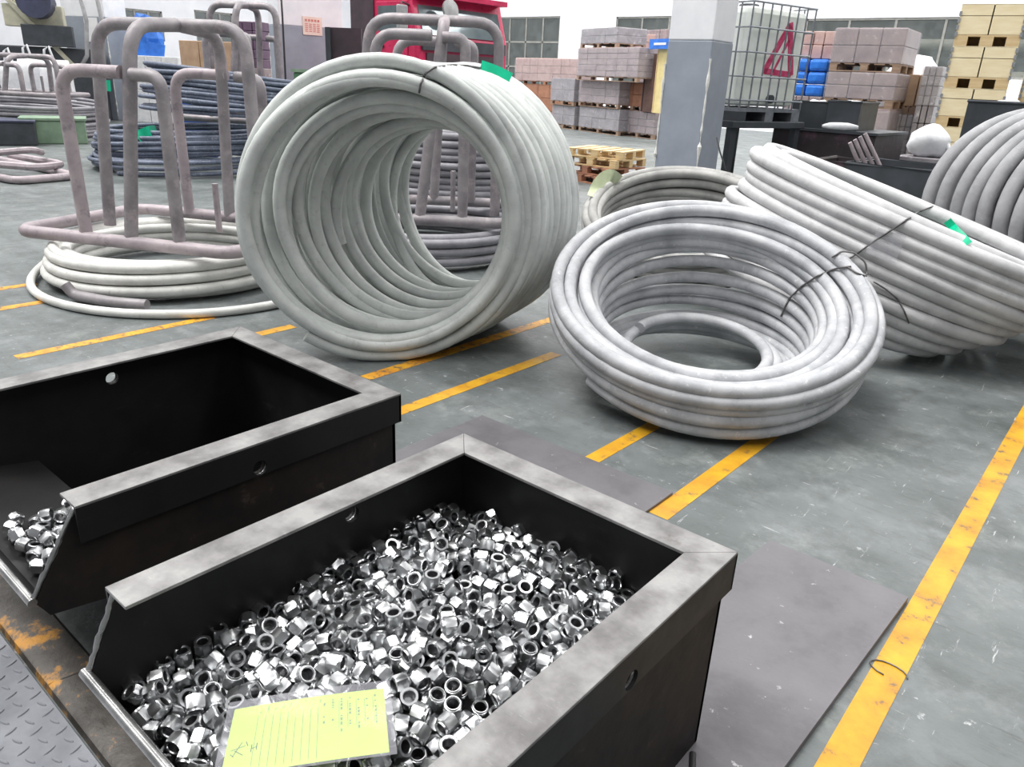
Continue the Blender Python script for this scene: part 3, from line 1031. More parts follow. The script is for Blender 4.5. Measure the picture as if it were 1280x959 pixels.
-12736 4248 2854 16 -76 -18 60
-7589 11560 3947 42 -51 55 -51
-10554 6804 3513 41 23 -72 52
-10406 10455 3690 96 1 -4 -29
-12304 7775 3574 52 41 44 60
-11758 8670 3436 45 58 -53 -42
-11885 5265 3168 74 -2 -58 35
-11344 7709 3470 72 -68 -14 -1
-9090 12412 3661 3 96 26 -2
-11265 9404 3729 37 -86 -29 19
-11640 6049 3419 83 -7 -49 -25
-8699 10974 3729 65 54 46 -28
-10943 11978 3604 15 71 -24 -64
-9731 7468 3830 38 -57 -73 1
-7377 10339 3588 3 66 29 69
-12474 7024 3486 58 -8 -81 6
-11020 8132 3556 6 71 -25 -65
-8626 12027 3682 5 -55 44 71
-12459 12493 3657 70 10 -16 -69
-11278 6252 3335 51 10 0 -85
-11574 9864 3863 11 -75 19 62
-7918 12340 3606 59 -58 -36 44
-8379 7098 3584 2 -71 -32 -63
-10929 12456 3568 72 2 -6 -69
-11982 11497 3792 57 70 18 -38
-8582 6760 3534 56 0 6 -82
-10505 8686 3645 41 6 0 -91
-11753 7558 3540 83 -33 -17 -42
-11837 11800 3773 77 5 -8 -64
-10561 11875 3651 2 57 38 73
-9561 11105 3742 69 18 -69 -16
-9496 13676 3615 89 6 39 22
-7954 8153 3584 2 -99 10 7
-11355 5878 3295 53 -60 -21 -56
-12789 5773 2979 36 3 68 -64
-8569 13332 3588 66 -22 69 -20
-11050 8691 3600 14 10 -70 -69
-7207 11449 3813 33 56 72 23
-11000 6181 3644 73 -48 26 40
-12631 7741 3396 62 -65 -42 -11
-9279 13341 3606 65 -12 -69 30
-10423 9053 3669 96 3 -5 -26
-7882 11934 3955 29 -46 -11 83
-8089 11478 3662 74 42 -53 7
-8396 11703 3727 36 -86 -22 -28
-9582 11489 3728 39 -30 -66 -57
-12458 10520 3641 20 59 15 77
-7583 11084 3605 59 -57 43 37
-12104 7116 3546 18 -13 -54 -81
-7962 11091 3642 6 19 -98 0
-11758 11062 3812 14 -42 -53 -72
-12804 12513 3603 15 -76 -21 60
-11157 13083 3802 36 -17 14 91
-8631 5921 3452 43 -30 -58 -62
-11156 10283 3869 45 79 -12 -39
-11967 6032 3176 0 -92 -38 -12
-10316 13796 3539 48 -50 47 -54
-12432 10921 3670 6 84 52 11
-11682 10665 3882 33 -55 -66 39
-12481 6246 3411 74 -60 -4 -29
-13139 6734 2889 2 94 27 18
-8700 7734 3648 54 -68 -15 -48
-10467 11104 3688 59 53 40 45
-10931 4359 3147 1 -7 65 76
-12297 7253 3212 16 78 -17 -58
-9175 11880 3695 2 69 72 -2
-12231 7780 3249 12 22 97 6
-10639 12801 3667 92 29 21 -15
-13149 12436 3514 39 -41 58 58
-12749 12889 3587 55 -59 -36 -46
-9997 11535 3718 38 36 -59 62
-11422 10382 3540 8 -48 87 -4
-11385 10047 3559 58 57 -42 40
-12734 10097 3533 6 85 50 14
-13121 11612 3468 22 37 42 -80
-9627 10617 3752 70 37 -61 3
-10940 11600 3602 4 88 47 5
-11020 7299 3480 95 7 -7 -30
-11239 8384 3765 28 15 -42 -85
-12712 9629 3192 16 26 95 6
-8714 12416 3648 91 -4 1 -41
-11803 10525 3476 36 22 60 67
-10259 10810 3890 15 42 88 -18
-11874 9676 3446 62 36 -70 4
-13136 4564 3087 3 -98 -15 -12
-9116 7377 3636 65 72 19 19
-10752 10445 3875 19 22 32 90
-9910 11918 3696 69 -50 51 13
-11743 12200 3763 24 12 -57 -78
-9925 6830 3569 43 -22 -64 -60
-12795 13826 3241 8 50 86 4
-13174 5796 2848 66 70 19 -18
-13149 5465 2824 29 -22 -66 -66
-12651 11523 3257 50 -11 -8 86
-13140 10809 3596 46 56 48 50
-10993 5584 3315 75 -66 -3 -6
-11880 8303 3389 61 69 26 -29
-9050 10491 3753 65 55 44 -28
-12740 9280 3405 40 -20 32 84
-12087 11149 3585 6 -78 -54 31
-12731 4605 2877 7 9 73 -67
-11512 8255 3496 64 37 50 44
-9993 13803 3560 24 68 -25 -65
-7674 11957 3579 2 99 -10 -7
-9498 11933 4055 46 43 56 54
-11559 10310 3852 45 35 54 62
-11394 12762 3694 24 32 -19 90
-9166 11048 3729 99 -2 1 16
-7985 13018 3572 58 51 -44 -46
-10647 8951 3969 51 35 60 -50
-10008 10491 3737 45 -29 64 55
-7892 10471 3658 6 -17 70 -69
-10341 13225 3570 4 37 93 -2
-9689 8531 3740 5 -72 -5 69
-8690 11369 3716 8 -53 45 71
-8920 13425 3593 10 -68 20 -69
-10445 10091 3702 0 -8 70 70
-11389 7338 3417 82 9 -6 -56
-10071 10112 3734 49 -52 -51 47
-9426 8996 3740 54 57 -43 -44
-8242 12604 3606 84 0 5 54
-7590 12680 3535 1 97 22 -7
-12180 8601 3325 27 61 3 74
-12523 6654 3108 8 -71 33 61
-10915 12431 3892 66 -6 -2 75
-12460 11578 3654 13 86 48 13
-10016 7666 3626 5 -94 33 -2
-12433 8645 3617 13 -59 76 -26
-8929 5547 3400 6 -96 28 4
-12716 10437 3231 61 -44 -62 -23
-12160 6852 3230 71 -66 -24 -5
-12420 5976 3078 33 20 -73 56
-13150 4950 3143 70 -8 -10 70
-9170 10028 3744 1 -91 -42 1
-12739 5921 3291 18 -22 -10 -95
-13131 12868 3514 2 99 15 3
-13171 12024 3471 2 71 -71 5
-12449 5589 3019 1 90 42 13
-12783 11460 3550 1 -99 -1 -14
-12732 8377 3636 18 6 -91 38
-9016 13031 3654 16 16 -96 15
-12238 12352 3374 52 -62 -47 36
-10932 5914 3349 87 2 -9 48
-9617 7846 3674 54 68 28 -41
-7288 12874 3848 61 -53 -29 -51
-13121 8836 3248 88 46 -12 -9
-11776 11415 3481 44 32 56 63
-9615 12311 3668 2 77 -64 3
-11372 11894 3530 47 6 -5 -88
-13168 7773 3344 75 -10 63 -15
-11745 10982 3475 0 99 1 10
-10542 7581 3585 32 -73 -11 60
-10719 13725 3520 65 -49 -56 -14
-7595 13296 3526 34 72 15 58
-9010 13815 3544 3 50 -86 4
-12678 7272 3113 36 -3 67 -65
-7701 11468 3614 59 51 -41 -47
-10010 12400 3663 60 61 -31 42
-10912 9569 3634 65 33 -68 -2
-11777 11861 3459 6 80 59 7
-13123 4568 2758 87 9 -10 -47
-10950 6926 3497 59 41 59 -37
-13132 9600 3053 33 -58 46 58
-11437 11543 3569 33 63 -43 -55
-11605 9303 3544 44 36 33 -75
-9551 9741 3757 46 44 54 56
-12660 12833 3266 11 10 99 1
-11401 8623 3497 58 -7 -8 81
-8006 13791 3502 70 -5 0 -71
-12069 10742 3560 22 -44 -73 46
-9966 12974 3639 68 -29 63 -24
-13150 10121 3101 0 -3 -99 -15
-11486 9666 3532 76 26 58 14
-12810 10430 3566 11 -10 69 71
-12723 9011 3178 54 -35 48 -60
-10971 5417 3650 68 0 68 -26
-11308 9019 3549 60 17 -75 -22
-12257 9656 3345 42 78 4 -46
-11883 12376 3428 2 99 12 9
-12277 12934 3359 64 45 -59 19
-11788 7243 3324 10 -80 58 -7
-13163 13248 3492 70 6 -3 -71
-8344 13768 3540 19 69 23 66
-12302 10568 3339 86 -6 -12 50
-11966 9196 3449 14 92 -15 -34
-7372 11677 3608 87 11 -46 -9
-11395 6758 3365 93 8 -7 -34
-12750 10013 3192 69 -10 -12 71
-12706 8159 3126 99 2 -16 5
-12343 10972 3349 34 -47 -63 52
-13176 10430 3484 25 8 30 -92
-11819 10099 3452 9 -70 70 -7
-9574 13020 3632 65 -56 46 21
-9221 5221 3415 24 -90 -12 35
-13166 8557 3035 29 -8 29 91
-11023 12845 3537 34 -6 1 94
-12879 10765 3244 87 -10 32 37
-13176 13658 3361 65 28 -28 65
-10277 12847 3617 10 -70 -21 68
-11523 12454 3503 12 -60 24 -76
-12670 11965 3273 56 44 43 56
-12827 7603 3112 5 71 46 53
-11262 12251 3690 28 -88 -1 39
-11390 10972 3560 24 -76 -12 59
-12313 8185 3266 41 -77 -3 48
-12704 11144 3251 55 -40 45 -58
-12708 13294 3272 48 -6 -75 -45
-13191 9626 3452 2 71 2 71
-12203 13402 3347 88 3 -8 -47
-9291 12761 3686 69 0 56 -46
-12481 11985 3672 53 31 -79 0
-13151 11004 3127 2 44 -90 5
-10263 12057 3763 54 76 -27 -25
-13152 8153 3322 20 56 13 80
-12315 9116 3314 61 -71 17 31
-12272 11421 3370 46 76 7 -46
-13151 10499 3082 69 70 -9 16
-12786 8527 3118 96 6 -16 -23
-12417 10102 3296 95 -2 -14 27
-11573 12960 3488 46 1 -73 51
-10805 13160 3539 67 -6 0 74
-9958 7223 3607 10 -12 -74 66
-13144 12785 3161 78 -26 56 -12
-13135 7024 3207 92 -8 29 -25
-12010 13748 3366 2 100 3 7
-12685 12375 3273 7 10 71 -70
-7259 5281 3665 88 -1 39 26
-7026 6048 3565 9 -90 -43 6
-6619 6472 3545 12 -22 56 79
-6758 6744 3788 89 -33 -17 28
-6821 7931 3680 30 -13 -89 -32
-6620 8856 4009 51 -72 38 28
-6289 9199 3713 60 -18 -66 41
-6792 9425 3646 63 49 -8 59
-6359 9540 3752 59 28 52 55
-6922 10317 4098 45 46 -36 -67
-6981 4611 3385 16 39 3 -90
-6654 9856 3615 2 -26 87 -42
-6670 10146 3801 44 -15 -52 72
-6600 10553 3925 85 -36 37 -10
-6799 10846 3803 53 -5 -66 -52
-6142 11445 3970 1 -99 -7 12
-6855 11869 3799 22 32 -91 11
-6731 12514 3692 12 -30 88 34
-6206 13559 3584 79 -6 -61 -6
-6381 4619 3284 10 -90 -42 8
-5841 5509 3441 54 62 43 38
-5549 6054 3353 11 -7 42 90
-5938 6257 3514 5 56 -76 32
-6610 8929 3619 13 5 79 60
-5565 7281 3459 62 6 75 -23
-5607 7931 3617 82 28 -27 43
-6035 8184 3526 1 -23 -23 94
-5786 8472 3679 78 -10 -40 -47
-6241 8809 3589 16 37 58 -71
-5521 9673 3426 66 21 70 18
-6232 10172 3796 10 -36 4 93
-6496 12936 3692 86 -24 -34 30
-5911 11002 3686 42 70 -53 -23
-5915 11745 3709 56 72 -42 -2
-6386 12608 3509 41 -77 45 -20
-5535 13046 3503 27 -5 -4 -96
-5864 13521 3556 75 7 7 65
-6228 6539 3582 73 33 -2 -60
-5867 4625 2880 3 -20 -68 71
-5531 4908 3113 22 -20 64 71
-8896 4420 3447 12 -28 -27 -91
-8909 5086 3503 14 -90 13 40
-5682 8086 3231 35 57 -73 13
-5552 8653 3347 22 -53 -17 80
-6226 11514 3648 78 -29 -55 9
-6031 12098 3558 15 -34 14 92
-5922 12426 3608 75 55 -34 14
-5912 12786 3553 31 -26 -91 3
-6144 13136 3578 36 -88 -14 28
-5860 4256 2919 69 -42 50 32
-5937 11939 3248 25 -6 -67 70
-5580 12522 3405 35 -26 -86 -28
-5585 5327 3144 4 87 -46 -15
-5782 5935 2916 34 -14 8 -93
-5548 6466 3256 39 59 56 42
-5861 6831 3083 82 -39 31 28
-5512 7459 3146 70 -10 70 -8
-5888 7648 3120 85 44 24 16
-5545 13111 3159 26 -9 4 -96
-5902 13615 3240 9 -45 -89 4
-5735 9016 3297 16 -16 -67 -71
-5872 9637 3152 14 -67 -72 10
-5776 10015 3296 9 -92 24 -29
-5858 10593 3260 23 55 65 -47
-5727 11102 3391 86 -37 34 -7
-5532 11515 3118 15 15 -70 68
-9275 4525 3245 38 4 -8 92
-9654 4351 3290 57 2 -37 73
-10650 10756 3659 0 100 -8 6
-5573 4481 2750 13 -41 -90 2
-5795 4971 2849 5 82 -56 -14
-5802 5331 2880 49 -12 11 -86
-5579 5636 2829 86 10 12 48
-5782 6433 2968 6 49 -30 -81
-5557 6736 2888 25 18 2 95
-5564 7127 2914 68 -12 15 -71
-6212 10072 3275 12 44 -88 -8
-5569 8342 2995 20 66 -44 57
-5731 8631 3058 1 97 -18 -19
-5531 9025 3016 67 70 16 -15
-5550 9712 3051 58 41 -39 -59
-5531 10072 3061 47 49 -53 51
-5558 10477 3069 17 26 -95 -7
-5534 10966 3096 22 -22 66 68
-12421 13760 3336 65 11 60 -45
-5952 11448 3244 19 -77 19 -57
-5532 11851 3132 68 70 16 -15
-5564 12245 3150 14 -70 -38 -60
-5708 12768 3242 37 -33 -83 -26
-5906 13144 3253 57 12 77 27
-5528 7796 2956 70 -66 -19 -20
-13117 10012 3420 19 -51 33 77
-13150 11144 3447 65 57 -33 38
-6607 8580 3364 83 -6 -1 -55
-6952 9055 3440 11 23 -97 -5
-6559 9566 3400 39 -62 60 -33
-6839 10162 3459 0 -71 -32 -63
-6735 10567 3479 38 16 89 17
-6472 11153 3364 75 -8 9 -65
-6670 11510 3426 21 -61 -14 75
-6670 11889 3423 25 -32 62 67
-6476 12233 3378 38 45 -55 59
-6758 12768 3423 46 -56 53 -45
-6767 13483 3387 49 -7 2 -87
-6215 4445 2901 7 48 -87 -9
-6445 4723 2977 50 11 0 86
-6208 5380 3005 55 73 -22 34
-6193 5962 3070 31 42 -62 59
-6177 6373 3066 80 -5 14 -58
-6245 6887 3124 14 -50 -85 4
-6181 7365 3155 24 -28 61 70
-6380 7701 3220 6 78 -61 -13
-6280 8027 3225 17 4 -70 69
-6290 8772 3251 0 97 -18 -15
-6115 9064 3226 69 68 -1 -24
-6218 9531 3275 13 -8 -68 -72
-6242 10532 3310 45 42 -57 55
-6057 10945 3249 18 -14 4 -97
-6332 11472 3331 12 -19 -97 2
-6317 11891 3344 75 -12 -61 24
-6126 12362 3300 78 28 -55 -11
-6181 12846 3296 5 -86 -50 9
-6373 13303 3328 64 6 6 76
-6978 9704 3482 50 -61 25 56
-7129 10028 3521 76 34 -55 -6
-7134 10626 3512 6 -80 -60 8
-7183 4438 3070 5 29 -95 -9
-7218 4810 3126 37 10 -3 92
-7251 5397 3207 11 -50 -86 -1
-7221 13298 3457 4 -56 -82 6
-6825 4621 3052 1 11 -75 65
-6976 7184 3334 11 -70 -71 5
-7071 7747 3397 71 10 5 70
-7106 8112 3440 41 43 -58 55
-7285 8734 3500 2 89 -44 -10
-7273 9122 3530 57 -45 -44 53
-7214 10965 3527 1 -99 -12 10
-7012 11265 3485 10 21 -97 -2
-7209 12030 3506 8 32 -94 -1
-7181 12448 3488 6 -48 -87 5
-7079 12877 3471 54 44 -48 -53
-6855 4976 3101 38 54 54 52
-6786 5389 3135 62 -52 43 40
-6511 5693 3096 44 -8 11 -89
-6636 6241 3172 89 10 8 44
-6784 6887 3281 53 -58 28 54
-6610 7276 3253 88 9 10 46
-6704 7657 3319 28 -77 15 -56
-6694 8214 3385 69 -36 -29 56
-8590 4498 3235 67 -53 37 37
-8558 4879 3296 59 -62 19 49
-8565 5251 3338 5 -24 -97 -7
-8219 4601 3227 26 -64 -21 69
-8187 5124 3290 8 -77 -64 -1
-7972 5450 3329 66 75 -1 -10
-7979 5927 3393 51 -51 55 -42
-9300 4332 3550 59 -47 -51 42
-9679 4690 3441 48 18 81 28
-8108 11979 3643 10 61 -30 -73
-7534 4259 3090 56 0 10 -82
-7627 4758 3191 0 -54 -46 71
-7612 5366 3273 26 -63 -19 71
-7216 5778 3261 62 28 72 16
-7088 6140 3261 44 -6 9 -89
-7277 6712 3355 8 17 -98 -6
-7609 5959 3347 40 -41 -53 -63
-7457 6272 3358 45 35 -64 51
-6304 6226 3394 29 -76 57 -8
-6517 6620 3211 72 -48 -43 -25
-6368 7232 3516 98 4 20 -3
-6558 7582 3637 51 -58 52 -36
-6448 7978 3588 80 20 -44 -37
-6300 8396 3429 34 39 -82 25
-6468 9170 3356 54 32 -55 56
-6271 9816 3560 36 -92 -12 -8
-6452 10261 3515 33 44 -80 -23
-6368 10587 3662 50 54 47 -49
-6801 10943 3477 88 8 3 -47
-6571 11573 3760 20 -5 -68 71
-6506 11913 3732 94 5 16 31
-6869 12201 3484 77 4 -64 5
-6725 13139 3407 27 -34 63 65
-6302 13824 3307 50 6 5 86
-6527 4328 2989 51 -68 33 -42
-6116 4926 3103 28 -42 86 0
-6018 5235 3305 79 -23 -56 9
-5925 5856 3315 9 -8 -50 86
-5956 6600 3325 10 -68 -68 -26
-6125 6911 3423 26 14 0 96
-5987 7411 3464 55 71 42 14
-6247 7648 3510 77 -6 14 -62
-5981 8334 3210 84 -45 5 -32
-5941 8675 3423 92 18 34 6
-5968 9315 3518 2 -91 1 -41
-5869 9649 3504 26 -23 66 67
-5996 10139 3561 39 -50 -52 -57
-5992 10463 3604 44 -35 63 54
-6241 10922 3579 2 96 -9 28
-10469 12340 3623 65 -7 0 76
-10035 4429 3228 4 8 -64 -76
-9194 4765 3620 33 59 48 -56
-8684 5379 3686 6 -93 35 5
-9375 4905 3324 48 -21 62 59
-9093 4186 3199 61 -52 46 -38
-8992 4790 3300 10 14 64 75
-7122 4119 3315 34 -69 48 -42
-7058 4960 3447 71 68 17 -7
-6950 5302 3470 65 67 -29 19
-6935 5660 3509 88 11 -32 -32
-6900 6486 3312 47 35 81 2
-7077 6555 3629 7 -85 43 30
-6819 7143 3622 17 -10 6 -98
-6915 7524 3668 11 19 -95 -23
-6969 8361 3721 67 -26 -53 45
-6979 8719 3775 44 41 -57 56
-6926 9050 3775 47 -14 8 -87
-7338 9517 3554 20 6 -67 -71
-7002 9952 3850 63 -14 -62 -45
-6960 10447 3789 19 -97 -12 12
-7069 11056 3823 35 -10 4 -93
-7033 11686 3503 0 -10 70 -71
-7168 12126 3834 1 68 34 65
-7118 12522 3813 72 69 8 -3
-6907 12891 3797 42 38 -58 59
-7027 13746 3425 57 -18 -67 -44
-6878 4180 3025 29 50 -65 50
-6598 4892 3387 10 -39 72 -56
-6482 5106 3096 10 -35 -24 90
-6213 5618 3347 29 -71 -27 -58
-8019 5221 3632 9 -78 61 12
-7880 5659 3649 64 33 -55 -43
-8486 4643 3592 76 1 -66 2
-8387 5115 3629 22 -1 8 -97
-8337 5536 3363 76 8 -2 65
-7807 6038 3718 87 -8 1 -49
-8280 5473 3671 99 6 5 -12
-11427 13429 3472 73 68 -2 7
-8252 4307 3411 38 -66 -57 -33
-8018 4434 3614 10 -36 -18 -91
-7705 4663 3599 27 95 8 16
-10381 11513 3668 3 -34 94 -3
-11034 10598 3656 67 40 30 54
-10962 9089 3597 95 4 -7 -29
-6948 11023 4138 47 63 22 -57
-6804 12265 3917 4 -2 -91 41
-6568 13757 3612 43 -5 90 -4
-6691 4336 3361 61 -73 14 26
-7330 7048 3537 13 81 -18 -55
-6554 7299 3862 45 -82 22 29
-6488 5361 3343 40 73 52 -22
-6797 5914 3193 65 -41 60 22
-6611 6015 3520 6 -20 74 -64
-6448 6887 3532 80 0 -60 -5
-5904 7104 3678 27 7 -45 85
-5725 7565 3684 83 39 4 -41
-6342 8247 3768 2 52 74 -42
-6597 8586 3698 69 54 -39 29
-7422 4932 3518 82 -6 -52 20
-7428 5629 3711 76 -36 -22 50
-6789 6296 3790 28 -18 94 12
-6965 8044 3962 32 35 87 -11
-7623 4198 3435 15 16 64 73
-7404 4542 3389 90 -29 -4 31
-11943 12765 3432 2 -43 89 -13
-11826 13312 3408 4 92 39 6
-7090 9411 3832 95 -4 28 -16
-7472 6519 3660 40 91 -10 2
-7272 7428 3432 74 42 -52 -2
-7854 4424 3185 21 -41 -52 -72
-7796 5002 3384 16 75 -52 -38
-7665 5335 3615 1 -73 68 9
-7402 5992 3667 65 -44 -37 49
-8127 4808 3531 68 37 -52 -36
-13128 11439 3126 62 26 59 -44
-6062 4394 3205 28 -54 -46 -65
-13104 4974 2806 44 -77 -2 47
-13133 7756 2965 29 -80 -14 50
-7840 6368 3428 67 73 -2 -13
-13076 8143 2994 42 17 -5 -89
-13142 9184 3015 18 26 95 7
-13144 12370 3148 14 56 23 79
-5810 4896 3326 92 -4 -30 27
-5518 5298 3499 70 20 -66 -21
-5554 5706 3161 9 70 -69 -14
-5849 6172 3201 0 43 -84 33
-5829 7150 3181 13 10 49 86
-5548 7708 3370 84 -35 -17 -38
-5939 7822 3400 2 -4 29 96
-5557 8272 3458 8 -30 -88 36
-5528 8927 3629 25 11 -36 90
-5548 9309 3503 42 -84 -33 -12
-5529 9344 3030 48 50 -52 50
-5566 10002 3619 25 -49 -9 83
-5554 10361 3405 95 12 12 27
-5565 11321 3564 50 50 -70 6
-5933 11382 3600 52 64 47 32
-5683 11705 3446 37 66 45 -49
-5579 12055 3494 68 40 56 25
-5524 13461 3377 25 -8 30 92
-5540 13800 3184 43 56 55 44
-6565 11158 3728 37 -68 1 -64
-5509 10752 3475 38 -60 -38 60'''

nut_pile(NUTS_2, 252, 'shiny zinc hex nut in the pile filling the nearer bin', 'hex nuts filling the nearer bin', 'heap of zinc hex nuts in the nearer bin')
nut_pile(NUTS_1, 50, 'zinc hex nut lying at the mouth of the left, nearly empty bin', 'hex nuts at the mouth of the left bin', 'a few nuts deeper in the left bin')

# ------------------------------------------------------------------ yellow job card in a clear sleeve
def card():
    p0, p1, p2 = Vector((-1.0276, .4934, .452)), Vector((-.8600, .7180, .462)), Vector((-.6950, .6390, .492))
    ex = (p1-p0).normalized(); W = (p1-p0).length
    ey = p2-p1; ey -= ex*ey.dot(ex); H = .198; ey.normalize()
    n = ey.cross(ex)*-1 if ey.cross(ex).z < 0 else ey.cross(ex)
    root = bpy.data.objects.new('job_card', None); COL.objects.link(root)
    root.matrix_world = Matrix(((ex.x, -ey.x, n.x, p0.x), (ex.y, -ey.y, n.y, p0.y), (ex.z, -ey.z, n.z, p0.z), (0,0,0,1)))
    tag(root, 'yellow-green printed job card in a clear plastic sleeve lying on the nuts', 'card')
    def warp(x, y): return .004*math.sin(x/W*3.0+.4) + .003*math.sin(y/H*2.6)
    def sheet(x0, x1, y0, y1, z, nx=10, ny=8, th=.0004):
        mb = MB(); vs = []; fs = []
        for j in range(ny+1):
            for i in range(nx+1):
                x = x0+(x1-x0)*i/nx; y = y0+(y1-y0)*j/ny; vs.append((x, -y, warp(x, y)+z))
        k = len(vs); vs += [(a, b, c-th) for a, b, c in vs]
        for j in range(ny):
            for i in range(nx):
                a = j*(nx+1)+i; q = (a, a+1, a+nx+2, a+nx+1); fs.append(q); fs.append(tuple(k+t for t in reversed(q)))
        for i in range(nx):
            fs.append((i, i+1, i+1+k, i+k)); e = ny*(nx+1)+i; fs.append((e, e+1, e+1+k, e+k))
        for j in range(ny):
            a = j*(nx+1); fs.append((a, a+nx+1, a+nx+1+k, a+k)); e = a+nx; fs.append((e, e+nx+1, e+nx+1+k, e+k))
        return mb.add(vs, fs)
    pp = put('paper', sheet(.012, W-.012, .022, H-.004, .0006), MT['card'], root, smooth='auto')
    put('sleeve', sheet(0, W, 0, H+.004, .0022), MT['sleeve'], root, smooth='auto')
    random.seed(11)
    ln = MB()                       # ruled table lines and print rows
    def stroke(x0, y0, x1, y1, w, mb):
        nseg = 6; d = Vector((x1-x0, y1-y0, 0)); L = d.length; d.normalize(); q = Vector((-d.y, d.x, 0))*w/2
        vs = []
        for i in range(nseg+1):
            p = Vector((x0, y0, 0)) + d*L*i/nseg; vs += [((p+q).x, -(p+q).y, warp(*(p+q).xy)+.0009), ((p-q).x, -(p-q).y, warp(*(p-q).xy)+.0009)]
        mb.add(vs, [(2*i, 2*i+1, 2*i+3, 2*i+2) for i in range(nseg)])
    for i in range(9):
        x = .055 + i*.0125; stroke(x, .055 + .003*(i%2), x, H-.012, .0009, ln)
    for i in range(5):
        x = .19 + i*.0145; stroke(x, .045, x, .12, .0008, ln)
    put('ruled_lines', ln, MT['cardink'], pp)
    tx = MB()
    for i in range(7):
        x = .165 + i*.0145; y = .038
        while y < .125:
            l = random.uniform(.003, .009); stroke(x, y, x, y+l, .0035, tx) if random.random() < .5 else None; y += l + .003
    for i in range(9):
        x = .058 + i*.0125; y = .030
        for _ in range(4):
            if random.random() < .6: stroke(x, y, x, y+.003, .003, tx)
            y += .005
    put('print_rows', tx, MT['cardink'], pp)
    pn = MB()                       # handwriting in the corner
    for s in (((.020,.135),(.042,.128)), ((.024,.150),(.036,.118)), ((.026,.136),(.040,.150)), ((.020,.143),(.026,.150)), ((.042,.118),(.046,.130)),
              ((.052,.128),(.052,.146)), ((.060,.126),(.060,.143)), ((.052,.138),(.060,.135))):
        stroke(*s[0], *s[1], .0013, pn)
    put('handwriting', pn, MT['penink'], pp)
card()
# cable on the floor by the nearer bin
tag(MB().tube([(-.52,1.36,.022),(-.45,1.22,.023),(-.36,1.06,.022),(-.2,.9,.012),(-.05,.85,.011)], .009, 8).build('floor_cable', MT['cable'], None, smooth=True), 'black cable on the floor beside the nut bin', 'cable')
# little washer and a bit of wire left on the floor
tag(MB().tube([(-.26+.05*math.cos(t*.42), 2.02+.03*math.sin(t*.42), .004) for t in range(12)], .0022, 6).build('wire_scrap', MT['tie'], None, smooth=True), 'bent scrap of thin wire on the yellow line', 'wire')

# ================================================================== wire coils
def axis_frame(az, el, roll=0):
    a = Vector((math.cos(el)*math.cos(az), math.cos(el)*math.sin(az), math.sin(el)))
    u = Vector((0,0,1)).cross(a)
    u = u.normalized() if u.length > 1e-4 else Vector((1,0,0))
    v = a.cross(u)
    if roll:
        c, s = math.cos(roll), math.sin(roll); u, v = u*c + v*s, v*c - u*s
    return a, u, v
def coil_curve(keys, seg=60, start=0.0, end=0.0, wob=.006, seed=1, ph=0.0):
    """keys: one per turn, (centre, az, el, roll, ra, rb); the wire runs smoothly from turn to turn"""
    rnd = random.Random(seed); n = len(keys)
    jit = [(rnd.uniform(-1,1)*wob, rnd.uniform(-1,1)*wob, rnd.uniform(-1,1)*wob, rnd.uniform(0,6.3), rnd.uniform(0,6.3)) for _ in range(n+1)]
    pts = []
    tot = int((n-1-start-end)*seg)
    for i in range(tot+1):
        s = start + i/seg
        k = min(int(s), n-2); q = s-k; th = 2*PI*s + ph
        A, B = keys[k], keys[k+1]
        c = Vector(A[0]).lerp(Vector(B[0]), q)
        az, el, ro, ra, rb = (A[j]+(B[j]-A[j])*q for j in range(1, 6))
        a, u, v = axis_frame(az, el, ro)
        J, K = jit[k], jit[k+1]
        jr = (J[0]*(1-q)+K[0]*q)*math.sin(2*th+J[3]*0+1.0) + (J[1]*(1-q)+K[1]*q)*math.sin(3*th)
        ja = (J[2]*(1-q)+K[2]*q)*math.sin(th+.7)
        pts.append(c + u*((ra+jr)*math.cos(th)) + v*((rb+jr)*math.sin(th)) + a*ja)
    return pts
def coil(label, keys, r, m, base, group=None, seg=60, start=0, end=0, wob=.006, seed=1, ph=0.0, sides=10, zmin=None):
    root = thing('wire_coil', label, 'wire coil', (base[0], base[1], 0), 0, group)
    pts = coil_curve(keys, seg, start, end, wob, seed, ph)
    if zmin is None: zmin = r + .001
    pts = [Vector((p.x-base[0], p.y-base[1], max(p.z, zmin))) for p in pts]
    put('winding', MB().tube(pts, r, sides), m, root, smooth='auto', angle=60)
    return root, pts
def tie(root, pts, r=.004, name='tie_wire', m=None):
    b = root.location
    return put(name, MB().tube([Vector(p)-Vector((b.x, b.y, 0)) for p in pts], r, 6), m or MT['tie'], root, smooth=True)
def flat_tag(root, p, d, n, L, w, m, name='tag', t=.003):
    """thin rounded tag from p along d with normal n"""
    b = root.location; p = Vector(p)-Vector((b.x, b.y, 0)); d = Vector(d).normalized(); n = Vector(n).normalized(); s = n.cross(d).normalized(); n = d.cross(s)
    poly = []
    for i in range(16):
        a = 2*PI*i/16; ca, sa = math.cos(a), math.sin(a)
        poly.append((L/2*math.copysign(abs(ca)**.45, ca)+L/2, w/2*math.copysign(abs(sa)**.45, sa)))
    vs = [p + d*x + s*y - n*t/2 for x, y in poly] + [p + d*x + s*y + n*t/2 for x, y in poly]
    k = 16
    return put(name, MB().add(vs, [tuple(range(k)), tuple(range(2*k-1, k-1, -1))] + [(i, (i+1)%k, (i+1)%k+k, i+k) for i in range(k)]), m, root)

